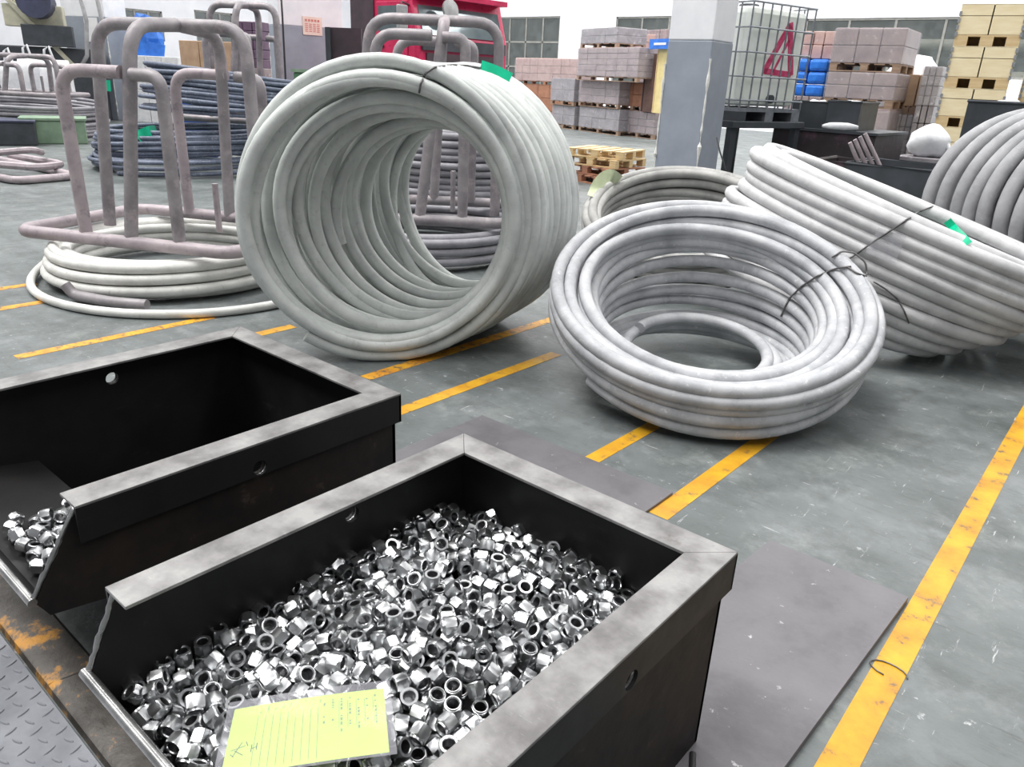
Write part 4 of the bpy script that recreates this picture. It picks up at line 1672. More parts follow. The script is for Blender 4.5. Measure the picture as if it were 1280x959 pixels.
# ---- the big standing coil in the middle
RW = .0340
rnd = random.Random(21)
c0 = Vector((-3.04, 2.665, 0)); path = Vector((math.cos(R_(114)), math.sin(R_(114)), 0))
def akey(t, Rr, dz=0, L=1.08, tw=1.4):
    az = R_(-38 - 42*(max(t, 0)/L)**.8) + R_(rnd.uniform(-tw, tw)); el = R_(-3 + rnd.uniform(-tw, tw))
    g = max(0, 1 - t/.9)
    c = c0 + path*t + Vector((-.66, -.75, 0))*.085*g; c.z = .757 + RW + dz
    return (tuple(c), az, el, 0, Rr, Rr)
keysA = []
for i in range(15): keysA.append(akey(i*.077 + rnd.uniform(-.005,.005), .757 - (.018 if i in (4, 9, 12) else 0) + rnd.uniform(-.006, .003)))
for i in range(15): keysA.append(akey(1.06 - i*.077, .685 + rnd.uniform(-.014, .004), -.004, tw=2.0))
keysA.append(akey(.01, .700))
for i in range(12): keysA.append(akey(.10 + i*.084, .607 - .003*i + rnd.uniform(-.04, .012), -.010 - rnd.uniform(0, .045), tw=6))
for i in range(5): keysA.append(akey(1.0 - i*.13, .54 + rnd.uniform(-.03, .02), -.04 - rnd.uniform(0, .06), tw=9))
cA, pA = coil('big chalk-white wire coil standing on edge in the middle', keysA, RW, MT['wireA'], (-3.04, 2.665), seed=3, wob=.011, ph=R_(200), start=.1)
# ---- the leaning coil at the front: its turns fan out from the near floor contact
rB = .0335
hB = Vector((-.56, .828, 0))
nB = Vector((-1.735, 3.655, 0)) - hB*.72          # near contact on the floor
rnd = random.Random(5)
def bkey(q, Rr, inset, lift):
    el = R_(87 - 21*q + rnd.uniform(-1.2, 1.2))
    sl = hB*math.sin(el) + Vector((0,0,1))*math.cos(el)
    c = nB + hB*inset + Vector((0,0,1))*(rB + lift) + sl*Rr
    return (tuple(c), R_(-56 + rnd.uniform(-2,2)), el, 0, Rr, Rr)
keysB = []
aB, uB, vB = axis_frame(R_(-56), R_(68))
def bflat(t, Rr):
    c = nB + hB*.72 + Vector((0,0,1))*(.80*math.cos(R_(68)) + rB) + aB*t
    return (tuple(c), R_(-56 + rnd.uniform(-2,2)), R_(68 + rnd.uniform(-1.4,1.4)), 0, Rr, Rr)
for i in range(5): keysB.append(bflat(i*.062, .802 + rnd.uniform(-.012, .012)))
for i in range(4): keysB.append(bflat(.235 - i*.064, .733 + rnd.uniform(-.016, .006)))
for i in range(4): keysB.append(bflat(.03 + i*.055, .665 + rnd.uniform(-.016, .006)))
for i in range(7): keysB.append(bkey(.92 - i/8, .60 - .004*i + rnd.uniform(-.012, .012), .20 + .012*i, .20 - .028*i))
for (q, R_k, ins, lf) in ((.12,.545,.27,.02),(.05,.50,.33,.0),(.10,.45,.40,.03),(.16,.40,.47,.05),(.30,.36,.52,.06)): keysB.append(bkey(q, R_k, ins, lf))
cB, pB = coil('pale grey wire coil leaning with its open face up, nearest the yellow floor lines', keysB, rB, MT['wireB'], (-1.735, 3.655), seed=8, wob=.012, ph=R_(150), start=.2)
# ---- the slanted coil behind it on the right
view = Vector((-.248, .948, -.201))
rC = .042
rnd = random.Random(9)
def ckey(q, k=1.0, rb=.60):
    Pl = Vector((-2.52, 4.90, .46)).lerp(Vector((-2.14, 4.78, 1.17)), q); Pr = Vector((-.95, 4.85, .07)).lerp(Vector((-.05, 5.30, .44)), q)
    c = (Pl+Pr)/2 + Vector((0, .24, 0)); m = (Pr-Pl); ra = m.length/2*k; m.normalize()
    n = view.cross(m).normalized()
    if n.z < 0: n = -n
    n = (n - view*.17 + Vector((rnd.uniform(-.02,.02), 0, rnd.uniform(-.02,.02)))).normalized()
    az, el = math.atan2(n.y, n.x), math.asin(n.z)
    a_, u_, v_ = axis_frame(az, el)
    return (tuple(c + m*rnd.uniform(-.05,.05)), az, el, math.atan2(m.dot(v_), m.dot(u_)), ra, rb)
keysC = [ckey(i/10) for i in range(11)]
r0 = keysC[0][3]
keysC += [ckey(1-i/9, .915, .52) for i in range(10)]
for i in range(1, len(keysC)):       # keep angles continuous from turn to turn
    k = list(keysC[i])
    for j in (1, 3):
        while k[j]-keysC[i-1][j] > PI: k[j] -= 2*PI
        while k[j]-keysC[i-1][j] < -PI: k[j] += 2*PI
    keysC[i] = tuple(k)
cC, pC = coil('white-grey wire coil tipped over on its side, right of the leaning coil', keysC, rC, MT['wireC'], (-1.15, 5.0), seed=12, wob=.010, ph=R_(60), start=.35)
# ---- small coil behind the leaning one
aD, uD, vD = axis_frame(R_(-65), R_(71))
rnd = random.Random(2)
def dkey(t, Rr):
    c = Vector((-3.10, 5.82, 0.78*math.cos(R_(71)) + .04)) + aD*t
    return (tuple(c), R_(-65 + rnd.uniform(-1.5,1.5)), R_(71 + rnd.uniform(-2,2)), 0, Rr, Rr)
keysD = [dkey(i*.07, .78) for i in range(5)] + [dkey(.28 - i*.07, .70) for i in range(5)]
cD, pD = coil('dull grey wire coil with a band of pale tape, behind the leaning coil', keysD, .040, MT['wireD'], (-3.10, 5.82), seed=4, ph=R_(10), wob=.012)
# ---- standing coil at the right edge
rnd = random.Random(3)
def ekey(t, Rr):
    c = Vector((-.90, 7.10, .76)) + Vector((math.cos(R_(-28)), math.sin(R_(-28)), 0))*t
    return (tuple(c), R_(-66 + 22*t + rnd.uniform(-2,2)), R_(rnd.uniform(-2,2)), 0, Rr, Rr)
keysE = [ekey(i*.112, .70 + rnd.uniform(-.015,.006)) for i in range(12)] + [ekey(1.22 - i*.115, .585) for i in range(10)]
cE, pE = coil('mid grey wire coil standing on edge at the right border', keysE, .054, MT['wireE'], (-.4, 6.8), seed=6, ph=R_(30), wob=.014)
# ---- flat coil under the tube frame
rnd = random.Random(14)
def fkey(z, Rr, dx=0, dy=0):
    return ((-5.70 + dx, 2.76 + dy, z), R_(rnd.uniform(0,360))*0, R_(90 - rnd.uniform(0,1.0)), 0, Rr, Rr)
keysF = [fkey(.045 + i*.068, .90 - .02*i) for i in range(4)] + [fkey(.25 - i*.068, .81) for i in range(4)] + [fkey(.05 + i*.066, .74) for i in range(4)]
cF, pF = coil('cream-white wire coil lying flat under the tall tube frame', keysF, .036, MT['wireF'], (-5.70, 2.76), seed=5, ph=R_(-40), wob=.012)
lp = [(-5.52 + 1.12*math.cos(R_(a)), 2.76 + 1.04*math.sin(R_(a)), .03 + .13*max(0, math.cos(R_(a-175)))**3) for a in range(165, 372, 6)]
put('loose_turn', MB().tube([Vector(p)-Vector((-5.70, 2.76, 0)) for p in lp], .029, 10), MT['wireF'], cF, smooth=True)
# ---- grey coil stacked behind the second frame
def gkey(z, Rr, c, tx=0.0, ty=0.0):
    return ((c[0] + rnd.uniform(-.02,.02), c[1] + rnd.uniform(-.02,.02), z), R_(ty), R_(90 - tx - rnd.uniform(0,1.5)), 0, Rr, Rr)
kg = [gkey(.045 + i*.076, 1.0, (-6.55, 6.75)) for i in range(13)] + [gkey(.95 - i*.076, .91, (-6.55, 6.75)) for i in range(12)]
coil('tall grey wire coil lying flat, seen through the big standing coil', kg, .038, MT['wireG'], (-6.55, 6.75), seed=31, wob=.015)
kg = [gkey(.045 + i*.076, .88, (-5.15, 4.85)) for i in range(4)] + [gkey(.27 - i*.076, .79, (-5.15, 4.85)) for i in range(4)]
coil('low grey wire coil lying flat under the second tube frame', kg, .037, MT['wireG'], (-5.15, 4.85), seed=32, wob=.012)
# ---- dark coils behind the first frame
cc = (-11.9, 6.15)
kd = [gkey(.05 + i*.06, 1.45 - .03*i + rnd.uniform(-.08,.08), cc, rnd.uniform(0,2.5), 200) for i in range(10)] + [gkey(.58 - i*.06, 1.25 + rnd.uniform(-.1,.1), cc, rnd.uniform(0,3), 200) for i in range(9)]
d1, _ = coil('dark blue-grey wire coil lying flat on the floor behind the first frame', kd, .030, MT['wireN'], cc, seed=41, wob=.05)
cc2 = (-11.5, 6.9)
kd = [gkey(.80 + i*.056, 1.5 - .02*i + rnd.uniform(-.06,.06), cc2, 4 + rnd.uniform(-2,2.5), 75) for i in range(11)] + [gkey(1.34 - i*.06, 1.3 + rnd.uniform(-.1,.1), cc2, 5 + rnd.uniform(-3,3), 75) for i in range(9)]
d2, _ = coil('dark wire coil tilted on top of another behind the first frame', kd, .030, MT['wireN'], cc2, seed=42, wob=.05, zmin=.60)
kd = [gkey(.06 + i*.075, 1.5, (-18.8, 6.2), 2, 30) for i in range(9)] + [gkey(.6 - i*.075, 1.38, (-18.8, 6.2), 2, 30) for i in range(7)]
coil('grey wire coil lying flat behind the green box at the left', kd, .038, MT['wireG'], (-18.8, 6.2), seed=44, wob=.03)

# ties, tape and tags
def around(pts_list, r): return pts_list
def near(pts, root, target):
    b = root.location; t = Vector(target) - Vector((b.x, b.y, 0)); return min(pts, key=lambda p: (p-t).length)
def band(root, c, n, d, rad, rr, m, name, a0=0, a1=360, r=.005, sq=1.0):
    """ring of wire around a bundle: c centre, n along the bundle, rad x rr half sizes"""
    n = Vector(n).normalized(); d = (Vector(d) - n*Vector(d).dot(n)).normalized(); e = n.cross(d)
    return tie(root, [Vector(c) + d*rad*math.cos(R_(a)) + e*rr*math.sin(R_(a)) for a in range(a0, a1+1, 8)], r, name, m)

# ================================================================== tube frames
def smooth_corner(pts, rad, n=6, closed=False):
    """polyline with its corners rounded"""
    pts = [Vector(p) for p in pts]; out = []
    N = len(pts)
    for i in range(N):
        if not closed and i in (0, N-1): out.append(pts[i]); continue
        a, b, c = pts[i-1], pts[i], pts[(i+1) % N]
        d0 = (a-b).normalized(); d1 = (c-b).normalized()
        k = min(rad, (a-b).length*.48, (c-b).length*.48)
        p0 = b + d0*k; p1 = b + d1*k
        for j in range(n+1):
            t = j/n; out.append(p0*(1-t)**2 + b*2*t*(1-t) + p1*t**2)
    return out
def tube_frame(name, label, loc, rz, zb, W, D, tall, short, r, m1, m2, group=None, cat='frame', base=True, lw=.82):
    f = thing(name, label, cat, loc, rz, group)
    w, d = W/2, D/2
    if base: put('base_loop', MB().tube(smooth_corner([(-w-.13,-d,zb),(w,-d,zb),(w,d,zb),(-w-.05,d,zb)], .14, 6, True), r, 10, closed=True), m2, f, smooth=True)
    T = zb + tall; q = zb + short; k = w*lw
    put('tall_arch', MB().tube(smooth_corner([(-k,0,zb-.03),(-k+.13,0,T),(k*.98,0,T),(k,0,zb-.03)], .20), r, 10), m1, f, smooth='auto')
    put('tall_arch', MB().tube(smooth_corner([(0,-d*.965,zb),(.19,-d*.92,T-.03),(.15,-r,T)], .20), r, 10), m1, f, smooth='auto')
    put('tall_arch', MB().tube(smooth_corner([(0,d,zb),(.08,d*.94,T-.03),(.13,r,T)], .20), r, 10), m1, f, smooth='auto')
    for s in (-1, 1):
        y = s*d*.965
        put('short_arch', MB().tube(smooth_corner([(-w*.45,y,zb),(-w*.46,y,q),(.14-r*.9,y,q)], .17), r*.95, 10), m2, f, smooth='auto')
        put('short_arch', MB().tube(smooth_corner([(w*.48,y,zb),(w*.48,y,q-.01),(.14+r*.9,y,q-.01)], .17), r*.95, 10), m1, f, smooth='auto')
    put('stub_post', MB().tube([(w*.30,d*.15,zb-.02),(w*.30,d*.15,zb+.34)], r*.5, 8), m2, f, smooth='auto')
    return f
tube_frame('tube_frame', 'grey tubular steel frame with crossing arches on the flat white coil', (-5.64, 2.80, 0), R_(26), .345, 1.62, 1.17, 1.40, 1.09, .045, MT['frame'], MT['frame_p'], 'tubular coil frames')
tube_frame('tube_frame', 'grey tubular steel frame behind the big standing coil', (-5.15, 4.85, 0), R_(40), .37, 1.50, 1.12, 1.56, 1.42, .046, MT['frame'], MT['frame'], 'tubular coil frames')
tube_frame('tube_frame', 'tall tubular frame among the dark coils behind the first frame', (-11.5, 6.95, 0), R_(32), .74, 1.45, 1.0, 1.62, 1.2, .05, MT['frame'], MT['frame'], 'tubular coil frames')
tube_frame('tube_frame', 'distant tubular frame standing before the white sacks at the left', (-18.85, 6.35, 0), R_(25), .80, 2.0, 1.2, .72, .55, .05, MT['frame'], MT['frame'], 'tubular coil frames')
# pinkish frame lying on the floor at the left
f = thing('fallen_frame', 'pinkish bent tube frame lying flat on the floor at the left edge', 'frame', (-12.0, 3.7, 0))
put('base_loop', MB().tube(smooth_corner([(-1.6,-.6,.05),(.9,-.28,.05),(.75,.5,.05),(-1.8,.3,.05)], .2, 6, True), .05, 8, closed=True), MT['frame_p'], f, smooth=True)
put('short_arch', MB().tube(smooth_corner([(-1.2,-.5,.12),(.4,.15,.14),(.1,.6,.13),(-1.4,.4,.13)], .2), .05, 8), MT['frame_p'], f, smooth='auto')
put('short_arch', MB().tube(smooth_corner([(-.9,-.2,.2),(-.1,.3,.32),(-.4,.5,.25)], .15), .045, 8), MT['frame_p'], f, smooth='auto')

# ================================================================== background goods
def face(u0, u1, v, d, rot=0.0):
    """ground frame of an upright face: its left edge seen at u0 and d metres off, running along rot until u1"""
    P = at(u0, v, d); e = Vector((math.cos(rot), math.sin(rot)))
    r = at(u1, v, 1.0) - EYE
    den = e.x*r.y - e.y*r.x
    w = (r.x*P.y - r.y*P.x)/den if abs(den) > 1e-6 else 1.0
    return P, abs(w)
def zat(u, v, d): return at(u, v, d).z

def pallet(label, loc, rz, w, dp, h=.13, m='wood3', group='wooden pallets under the goods'):
    p = thing('wooden_pallet', label, 'pallet', loc, rz, group)
    n = 5; bw = w/(n*1.35)
    for i in range(3):
        y = (dp-.1)*i/2; put('stringer', MB().box(0, w, y, y+.1, 0, .018), MT[m], p)
        for j in range(3):
            x = (w-.12)*j/2; put('block', MB().box(x, x+.12, y, y+.1, .018, h-.02), MT[m], p)
    for i in range(n):
        x = (w-bw)*i/(n-1); put('deck_board', MB().box(x, x+bw, 0, dp, h-.02, h), MT[m], p)
    return p
def cartons(label, loc, rz, w, dp, h, nx, nz, m, cat='carton stack', name='wrapped_cartons', film=False, jit=.012, ny=1):
    t = thing(name, label, cat, loc, rz)
    cw, ch, cd = w/nx, h/nz, dp/ny
    for k in range(nz):
        for i in range(nx):
            for j in range(ny):
                a = random.uniform(-jit, jit); g = .006
                put('carton', MB().box(i*cw+g, (i+1)*cw-g, j*cd+a, (j+1)*cd-g+a, k*ch+(.004 if k else 0), (k+1)*ch-.004), MT[m], t, bevel=.012)
    if film:
        put('stretch_film', MB().box(-.015, w+.015, -.025, dp+.015, .0, h*.97), MT['film'], t, bevel=.02)
    return t
def load(label, u0, u1, v0, v1, d, rot, dp, nx, nz, m, pal=True, film=True, pm='wood3', plabel=None, vref=None, base=None):
    """pallet with a load; v0, v1: top and bottom of the whole; base: height to stand on, else from v1"""
    P, w = face(u0, u1, vref or (v0+v1)/2, d, rot)
    zb = base if base is not None else zat(u0, v1, d); zt = zat(u0, v0, d)
    hp = .13 if pal else 0
    if pal: pallet(plabel or ('pallet carrying the ' + label), (P.x, P.y, zb), rot, w, dp, hp, pm)
    cartons(label, (P.x, P.y, zb+hp), rot, w, dp, zt-zb-hp, nx, nz, m, film=film)
    return zt
rt = R_(-21)
# far stack, middle of the picture
z = load('low film-wrapped grey load, left end of the far goods row', 690, 718, 130, 160, 28.6, rt, 1.2, 2, 2, 'carton3', base=0.0, plabel='floor pallet at the left end of the far goods row')
load('film-wrapped grey load, upper one at the left end of the far row', 689, 718, 97, 130, 28.6, rt, 1.2, 2, 2, 'carton3', base=z, plabel='upper pallet at the left end of the far goods row')
z = load('bottom film-wrapped load in the tallest far stack', 724, 774, 132, 168, 27.2, rt, 1.2, 3, 2, 'carton3', base=0.0, plabel='floor pallet of the tallest far stack')
z = load('second load from below in the tallest far stack, purplish grey', 724, 774, 100, 132, 27.2, rt, 1.2, 3, 3, 'carton', base=z, plabel='second pallet from below in the tallest far stack')
z2 = load('wide third load of the tallest far stack with rows of cartons', 722, 798, 60, 100, 27.0, rt, 1.2, 6, 5, 'carton', base=z, plabel='third pallet from below in the tallest far stack')
load('topmost film-wrapped load of the tallest far stack', 726, 772, 36, 60, 27.2, rt, 1.1, 3, 2, 'carton3', base=z2, plabel='topmost pallet of the tallest far stack')
z = load('brown carton load on the floor at the right end of the far row', 777, 818, 137, 175, 25.8, rt, 1.2, 4, 3, 'carton', base=0.0, plabel='floor pallet at the right end of the far row')
load('small reddish-brown carton load, second tier at the right of the far row', 778, 804, 103, 137, 25.9, rt, 1.1, 2, 2, 'wood4', base=z, plabel='second-tier pallet at the right of the far row', film=False)
zb = z
P, w = face(806, 822, 100, 24.9, rt)
b = thing('brown_board', 'tall dark brown board standing beside the grey pillar', 'board', (P.x, P.y, zb), rt)
put('board_panel', MB().box(0, w, 0, .12, 0, zat(806, 68, 25.4)-zb), MT['bronze'], b); put('board_edge', MB().box(-.04, 0, -.02, .12, 0, zat(806, 68, 25.4)-zb), MT['darkred'], b)
P, w = face(820, 846, 100, 24.3, rt)
b = thing('yellow_board', 'pale yellow tall board half hidden by the grey pillar', 'board', (P.x, P.y, zb), rt)
put('board_panel', MB().box(0, w, 0, .1, 0, zat(820, 62, 24.8)-zb), MT['yellowpl'], b); put('board_edge', MB().box(-.03, 0, -.02, .1, 0, zat(820, 62, 24.8)-zb), MT['wood'], b)
P, w = face(812, 842, 57, 24.45, rt)
zt = zat(812, 62, 24.8)
b = thing('blue_box', 'blue cardboard box on the far boards by the pillar', 'box', (P.x, P.y-.02, zt), rt)
put('box_body', MB().box(0, w, 0, .12, 0, .26), MT['bluetarp'], b); put('box_label', MB().box(w*.2, w*.7, -.006, 0, .1, .16), MT['whitepl'], b)
cartons('purplish cartons in the top row beside the white pillar', (at(800, 52, 29.2).x, at(800, 52, 29.2).y, zt+.02), rt, 1.4, 1.0, .75, 4, 2, 'carton')
pallet('pallet under the top row of purplish cartons', (at(800, 52, 29.2).x, at(800, 52, 29.2).y, zt-.11), rt, 1.4, 1.0)
cartons('cartons below the top row beside the pillar', (at(800, 52, 29.2).x, at(800, 52, 29.2).y, 0), rt, 1.4, 1.0, zt-.11, 3, 4, 'carton')
cartons('slipping pinkish cartons on the far stack, near its top', (at(776, 56, 27.6).x, at(776, 56, 27.6).y+.15, z2), R_(-32), .9, .7, .5, 4, 2, 'cartonp')
P, w = face(644, 722, 85, 32.0, R_(-10))
z = zat(644, 100, 32)
pallet('red-brown pallet base under the pinkish cartons', (P.x, P.y, z-.13), R_(-10), w, 1.0, m='wood4')
cartons('brown cartons under the pinkish ones at the far left of the row', (P.x, P.y, 0), R_(-10), w, 1.0, z-.13, 5, 3, 'wood4')
cartons('pinkish film-wrapped cartons left of the far stack', (P.x, P.y, z), R_(-10), w, 1.0, zat(644, 72, 32)-z, 8, 3, 'cartonp', film=True)
# broken pallets on the floor
c = at(752, 205, 13.2)
for k in range(4):
    pallet(('brown wooden pallet lowest in the pile behind the big coil', 'second brown pallet in the pile behind the big coil', 'third, paler pallet in the pile behind the big coil', 'pale pine pallet on top of the pile behind the big coil')[k],
           (c.x-.55+.06*k, c.y-.35-.05*k, .13*k), R_(-18+9*k), 1.0, .9, .125, ('wood4','wood4','wood','wood')[k], 'pallets piled behind the big coil')
# middle right: film-wrapped pallets
d = 15.0
P, w = face(1034, 1122, 98, d, R_(4))
zA = zat(1034, 122, d)
cartons('lowest film-wrapped brown load behind the dark open boxes', (P.x, P.y, 0), R_(4), w, 1.1, zA-.13, 3, 3, 'carton', film=True)
pallet('pallet between the lowest and the middle brown load', (P.x, P.y, zA-.13), R_(4), w, 1.1)
zB = zat(1034, 78, d)
cartons('middle film-wrapped brown load right of the blue packs', (P.x, P.y, zA), R_(4), w, 1.1, zB-zA-.13, 3, 2, 'carton', film=True)
pallet('pallet under the topmost brown load', (P.x, P.y, zB-.13), R_(4), w, 1.1)
cartons('topmost film-wrapped brown load below the cream pipe', (P.x, P.y, zB), R_(4), w, 1.1, zat(1034, 34, d)-zB, 3, 2, 'carton', film=True)
P, w = face(1122, 1152, 110, 15.6, R_(4)); zz = zat(1122, 132, 15.6)
cartons('tan cartons standing right of the brown loads', (P.x+.1, P.y+.1, zz), R_(4), w, .8, zat(1122, 92, 15.6)-zz, 2, 1, 'carton2')
cartons('grey shrink-wrapped bottle packs behind the white sack', (P.x+.1, P.y-.1, 0), R_(4), w*.95, .9, zz-.13, 4, 6, 'carton3', film=True)
pallet('pallet under the tan cartons', (P.x+.1, P.y+.1, zz-.13), R_(4), w, .8)
P, w = face(1150, 1174, 108, 15.2, R_(4)); zz = zat(1150, 132, 15.2)
cartons('column of small grey wrapped packs left of the pine crates', (P.x, P.y, zz), R_(4), w, .7, zat(1150, 82, 15.2)-zz, 3, 4, 'carton3', film=True)
cartons('base packs beneath the grey column left of the pine crates', (P.x, P.y, 0), R_(4), w, .7, zz, 3, 5, 'carton3')
# blue packs
d = 15.6
P, w = face(984, 1032, 95, d, R_(2)); z0 = zat(984, 119, d)
pallet('pallet under the blue bottle packs', (P.x, P.y, 0), R_(2), w, 1.0)
cartons('grey cartons under the blue bottle packs', (P.x, P.y, .13), R_(2), w, 1.0, z0-.13, 3, 3, 'carton')
zt = zat(984, 72, d); hh = (zt-z0)/3
for k in range(3):
    for i in range(2):
        g = thing('bottle_pack', '%s blue shrink-wrapped bottle pack of the %s row' % (('left', 'right')[i], ('lowest', 'middle', 'upper')[k]), 'bottle pack', (P.x+w/2*i*math.cos(R_(2)), P.y, z0+hh*k), R_(2), 'blue bottle packs right of the tank')
        for q in range(4):
            put('bottle', MB().lathe([(w/2*.115, 0), (w/2*.12, hh*.6), (w/2*.05, hh*.86), (w/2*.05, hh*.95)], 10, Matrix.Translation((w/2*(.13+.245*q), .14, 0))), MT['bluep'], g, smooth='auto')
        put('shrink_film', MB().box(.01, w/2-.01, .03, .9, 0, hh*.94), MT['bluep'], g, bevel=.05)
cartons('small pale cartons on top of the blue packs', (P.x+.1, P.y+.2, zt), R_(6), w*.8, .6, .45, 3, 2, 'cartonp')
b = thing('white_sheet', 'crumpled white film bundle between the brown loads and the pine crates', 'film bundle', at(1140, 92, 16.4))
def lump(mb, sx, sy, sz, seed, amp=.18, n=14, m=9, zc=None):
    rr = random.Random(seed); off = Vector((rr.uniform(0,50), rr.uniform(0,50), rr.uniform(0,50))); vs = []; fs = []
    for j in range(m+1):
        for i in range(n):
            th = PI*j/m; ph = 2*PI*i/n; p = Vector((math.sin(th)*math.cos(ph), math.sin(th)*math.sin(ph), math.cos(th)))
            k = 1 + amp*noise.noise(p*1.7+off) + amp*.5*noise.noise(p*4+off)
            vs.append((p.x*sx*k, p.y*sy*k, max(p.z*sz*k, -sz*.75) + sz*.75))
    for j in range(m):
        for i in range(n):
            fs.append((j*n+i, j*n+(i+1)%n, (j+1)*n+(i+1)%n, (j+1)*n+i))
    return mb.add(vs, fs)
b.location.z = 0
put('film_heap', lump(MB(), .75, .5, 1.25, 3, .12), MT['bag'], b, smooth=True)
# cream pipe outside along the wall
tag(MB().tube([(-9.5, 34.5, 3.3), (-1, 34.5, 3.3)], .32, 14).build('cream_pipe', MT['pipe'], None, smooth='auto'), 'thick cream pipe seen through the far right window', 'pipe')
tag(MB().tube([(-9.5, 36.0, 2.1), (-1, 36.0, 2.1)], .5, 14).build('cream_pipe', MT['pipe'], None, smooth='auto'), 'lower grey-cream pipe seen through the far right window', 'pipe')
for x in (-9.0, -6.0, -3.0, -1.2): pass
# pine crates on the right
def crate(label, loc, rz, w, dp, h, group='pale pine crates'):
    c = thing('pine_crate', label, 'crate', loc, rz, group)
    hb = .12
    for i in range(3):
        x = (w-.16)*i/2; put('foot_block', MB().box(x, x+.16, 0, dp, 0, hb), MT['wood'], c)
    put('foot_block', MB().box(.16, w-.16, dp*.45, dp*.6, 0, hb), MT['wood'], c)
    put('back_panel', MB().box(.02, w-.02, dp-.02, dp, hb+.02, h-.012), MT['wood2'], c)
    put('base_board', MB().box(0, w, .0, dp, hb, hb+.02), MT['wood'], c)
    hs = (h-hb-.02); 
    for i in range(2):
        for k in range(2):
            a, b_ = (0, .62) if k == 0 else (.62, 1)
            put('side_panel', MB().box(w*i/2+.008, w*(i+1)/2-.008, .0, .02, hb+.02+hs*a+.004, hb+.02+hs*b_-.004), MT['wood2'], c)
    for k in range(2):
        put('end_panel', MB().box(.0, .02, .02, dp, hb+.02+hs*.5*k+.004, hb+.02+hs*.5*(k+1)-.004), MT['wood2'], c)
        put('end_panel', MB().box(w-.02, w, .02, dp, hb+.02+hs*.5*k+.004, hb+.02+hs*.5*(k+1)-.004), MT['wood2'], c)
    put('crate_lid', MB().box(0, w, 0, dp, h-.012, h), MT['wood2'], c)
    for x in (-.012, w-.02):
        z = hb                # metal corner clips up the edge
        while z < h-.06:
            put('corner_clip', MB().box(x, x+.032, -.014, .03, z, z+.055), MT['strip'], c); z += .085
    return c
d = 13.0; rz = R_(10)
P, w = face(1181, 1262, 100, d, rz)
ztop = [zat(1181, v, d) for v in (206, 158, 109, 57, 5)]
zs = [0.0, ztop[1]-0, ztop[2], ztop[3], ztop[4]]
names = ['bottom pine crate of the stack, beside the white sack', 'second pine crate from below in the tall stack', 'third pine crate from below in the tall stack', 'topmost pine crate of the tall stack at the right']
zl = 0.0
hh_ = (zs[1]-0)
crate('lowest pine crate, on the floor under the tall stack', (P.x, P.y, 0), rz, w, 1.0, max(.3, zs[1]-.68))
zl = max(.3, zs[1]-.68)
for k in range(4):
    crate(names[k], (P.x, P.y, zl), rz, w, 1.0, (zs[k+1]-zl)); zl = zs[k+1]
cr2 = P + Vector((math.cos(rz), math.sin(rz), 0))*(w+.12)
hk = [0, .72, 1.44, 2.16, 2.88]
for k in range(4):
    crate(('floor level', 'second', 'third', 'fourth')[k] + ' pine crate of the second stack at the right border', (cr2.x, cr2.y+.3, hk[k]), rz, w, 1.0, .72)
# ------------------------------------------------------------------ caged liquid tank on its steel table
d = 9.3; rz = R_(74)
P, w = face(931, 1010, 80, d, rz)
zt0 = zat(931, 152, d); w = min(max(w, 1.0), 1.3); dpt = .95; Ht = 1.2
tb = thing('steel_table', 'grey steel stand under the caged liquid tank', 'stand', (P.x, P.y, 0), rz)
put('table_top', MB().box(-.12, w+.05, -.06, dpt+.05, zt0-.07, zt0), MT['dark'], tb, bevel=.006)
for x in (-.08, w-.05):
    for y in (-.02, dpt-.06): put('leg', MB().box(x, x+.08, y, y+.08, 0, zt0-.07), MT['dark'], tb)
put('lower_shelf', MB().box(-.05, w, 0, dpt, .25, .29), MT['dark'], tb)
ib = thing('caged_tank', 'white liquid tank in a wire cage with a red painted mark', 'tank', (P.x, P.y, zt0), rz)
tkb = put('tank_body', MB().box(.05, w-.05, .05, dpt-.05, .16, Ht-.03), MT['tank'], ib, bevel=.07)
for i in range(3):
    put('pallet_foot', MB().box((w-.14)*i/2, (w-.14)*i/2+.14, 0, dpt, 0, .10), MT['dark' if i == 0 else 'cage'], ib)
put('pallet_deck', MB().box(0, w, 0, dpt, .10, .14), MT['cage'], ib)
for i in range(8):
    x = .01 + (w-.02)*i/7
    put('cage_upright', MB().tube([(x, 0, .13), (x, 0, Ht)], .010, 6), MT['cage'], ib); put('cage_upright', MB().tube([(x, dpt, .13), (x, dpt, Ht)], .010, 6), MT['cage'], ib)
for i in range(1, 6):
    y = dpt*i/6
    for x in (.01, w-.01): put('cage_upright', MB().tube([(x, y, .13), (x, y, Ht)], .010, 6), MT['cage'], ib)
for k in range(5):
    z = .22 + (Ht-.22)*k/4
    put('cage_ring', MB().tube([(.01,-.008,z),(w-.01,-.008,z),(w+.0,dpt+.008,z),(.0,dpt+.008,z)], .011, 6, closed=True), MT['cage'], ib)
put('cap', MB().lathe([(.11,Ht-.03),(.11,Ht+.02),(.09,Ht+.03)], 16, Matrix.Translation((w*.45, dpt*.5, 0))), MT['dark'], tkb, smooth='auto')
mk = MB()                       # red mark like a tall letter A
def slab(p, q, wd): mk.bar((p[0], .047, p[1]), (q[0], .047, q[1]), wd, .006, up=Vector((0,1,0)))
slab((w*.36,.52),(w*.66,1.02),.075); slab((w*.66,1.04),(w*.80,.50),.085); slab((w*.36,.53),(w*.80,.51),.06); slab((w*.50,.52),(w*.68,.86),.03)
put('red_mark', mk, MT['redmark'], tkb)
put('valve', MB().tube([(w*.5, -.0, .24), (w*.5, .06, .24)], .045, 12), MT['dark'], ib, smooth='auto')
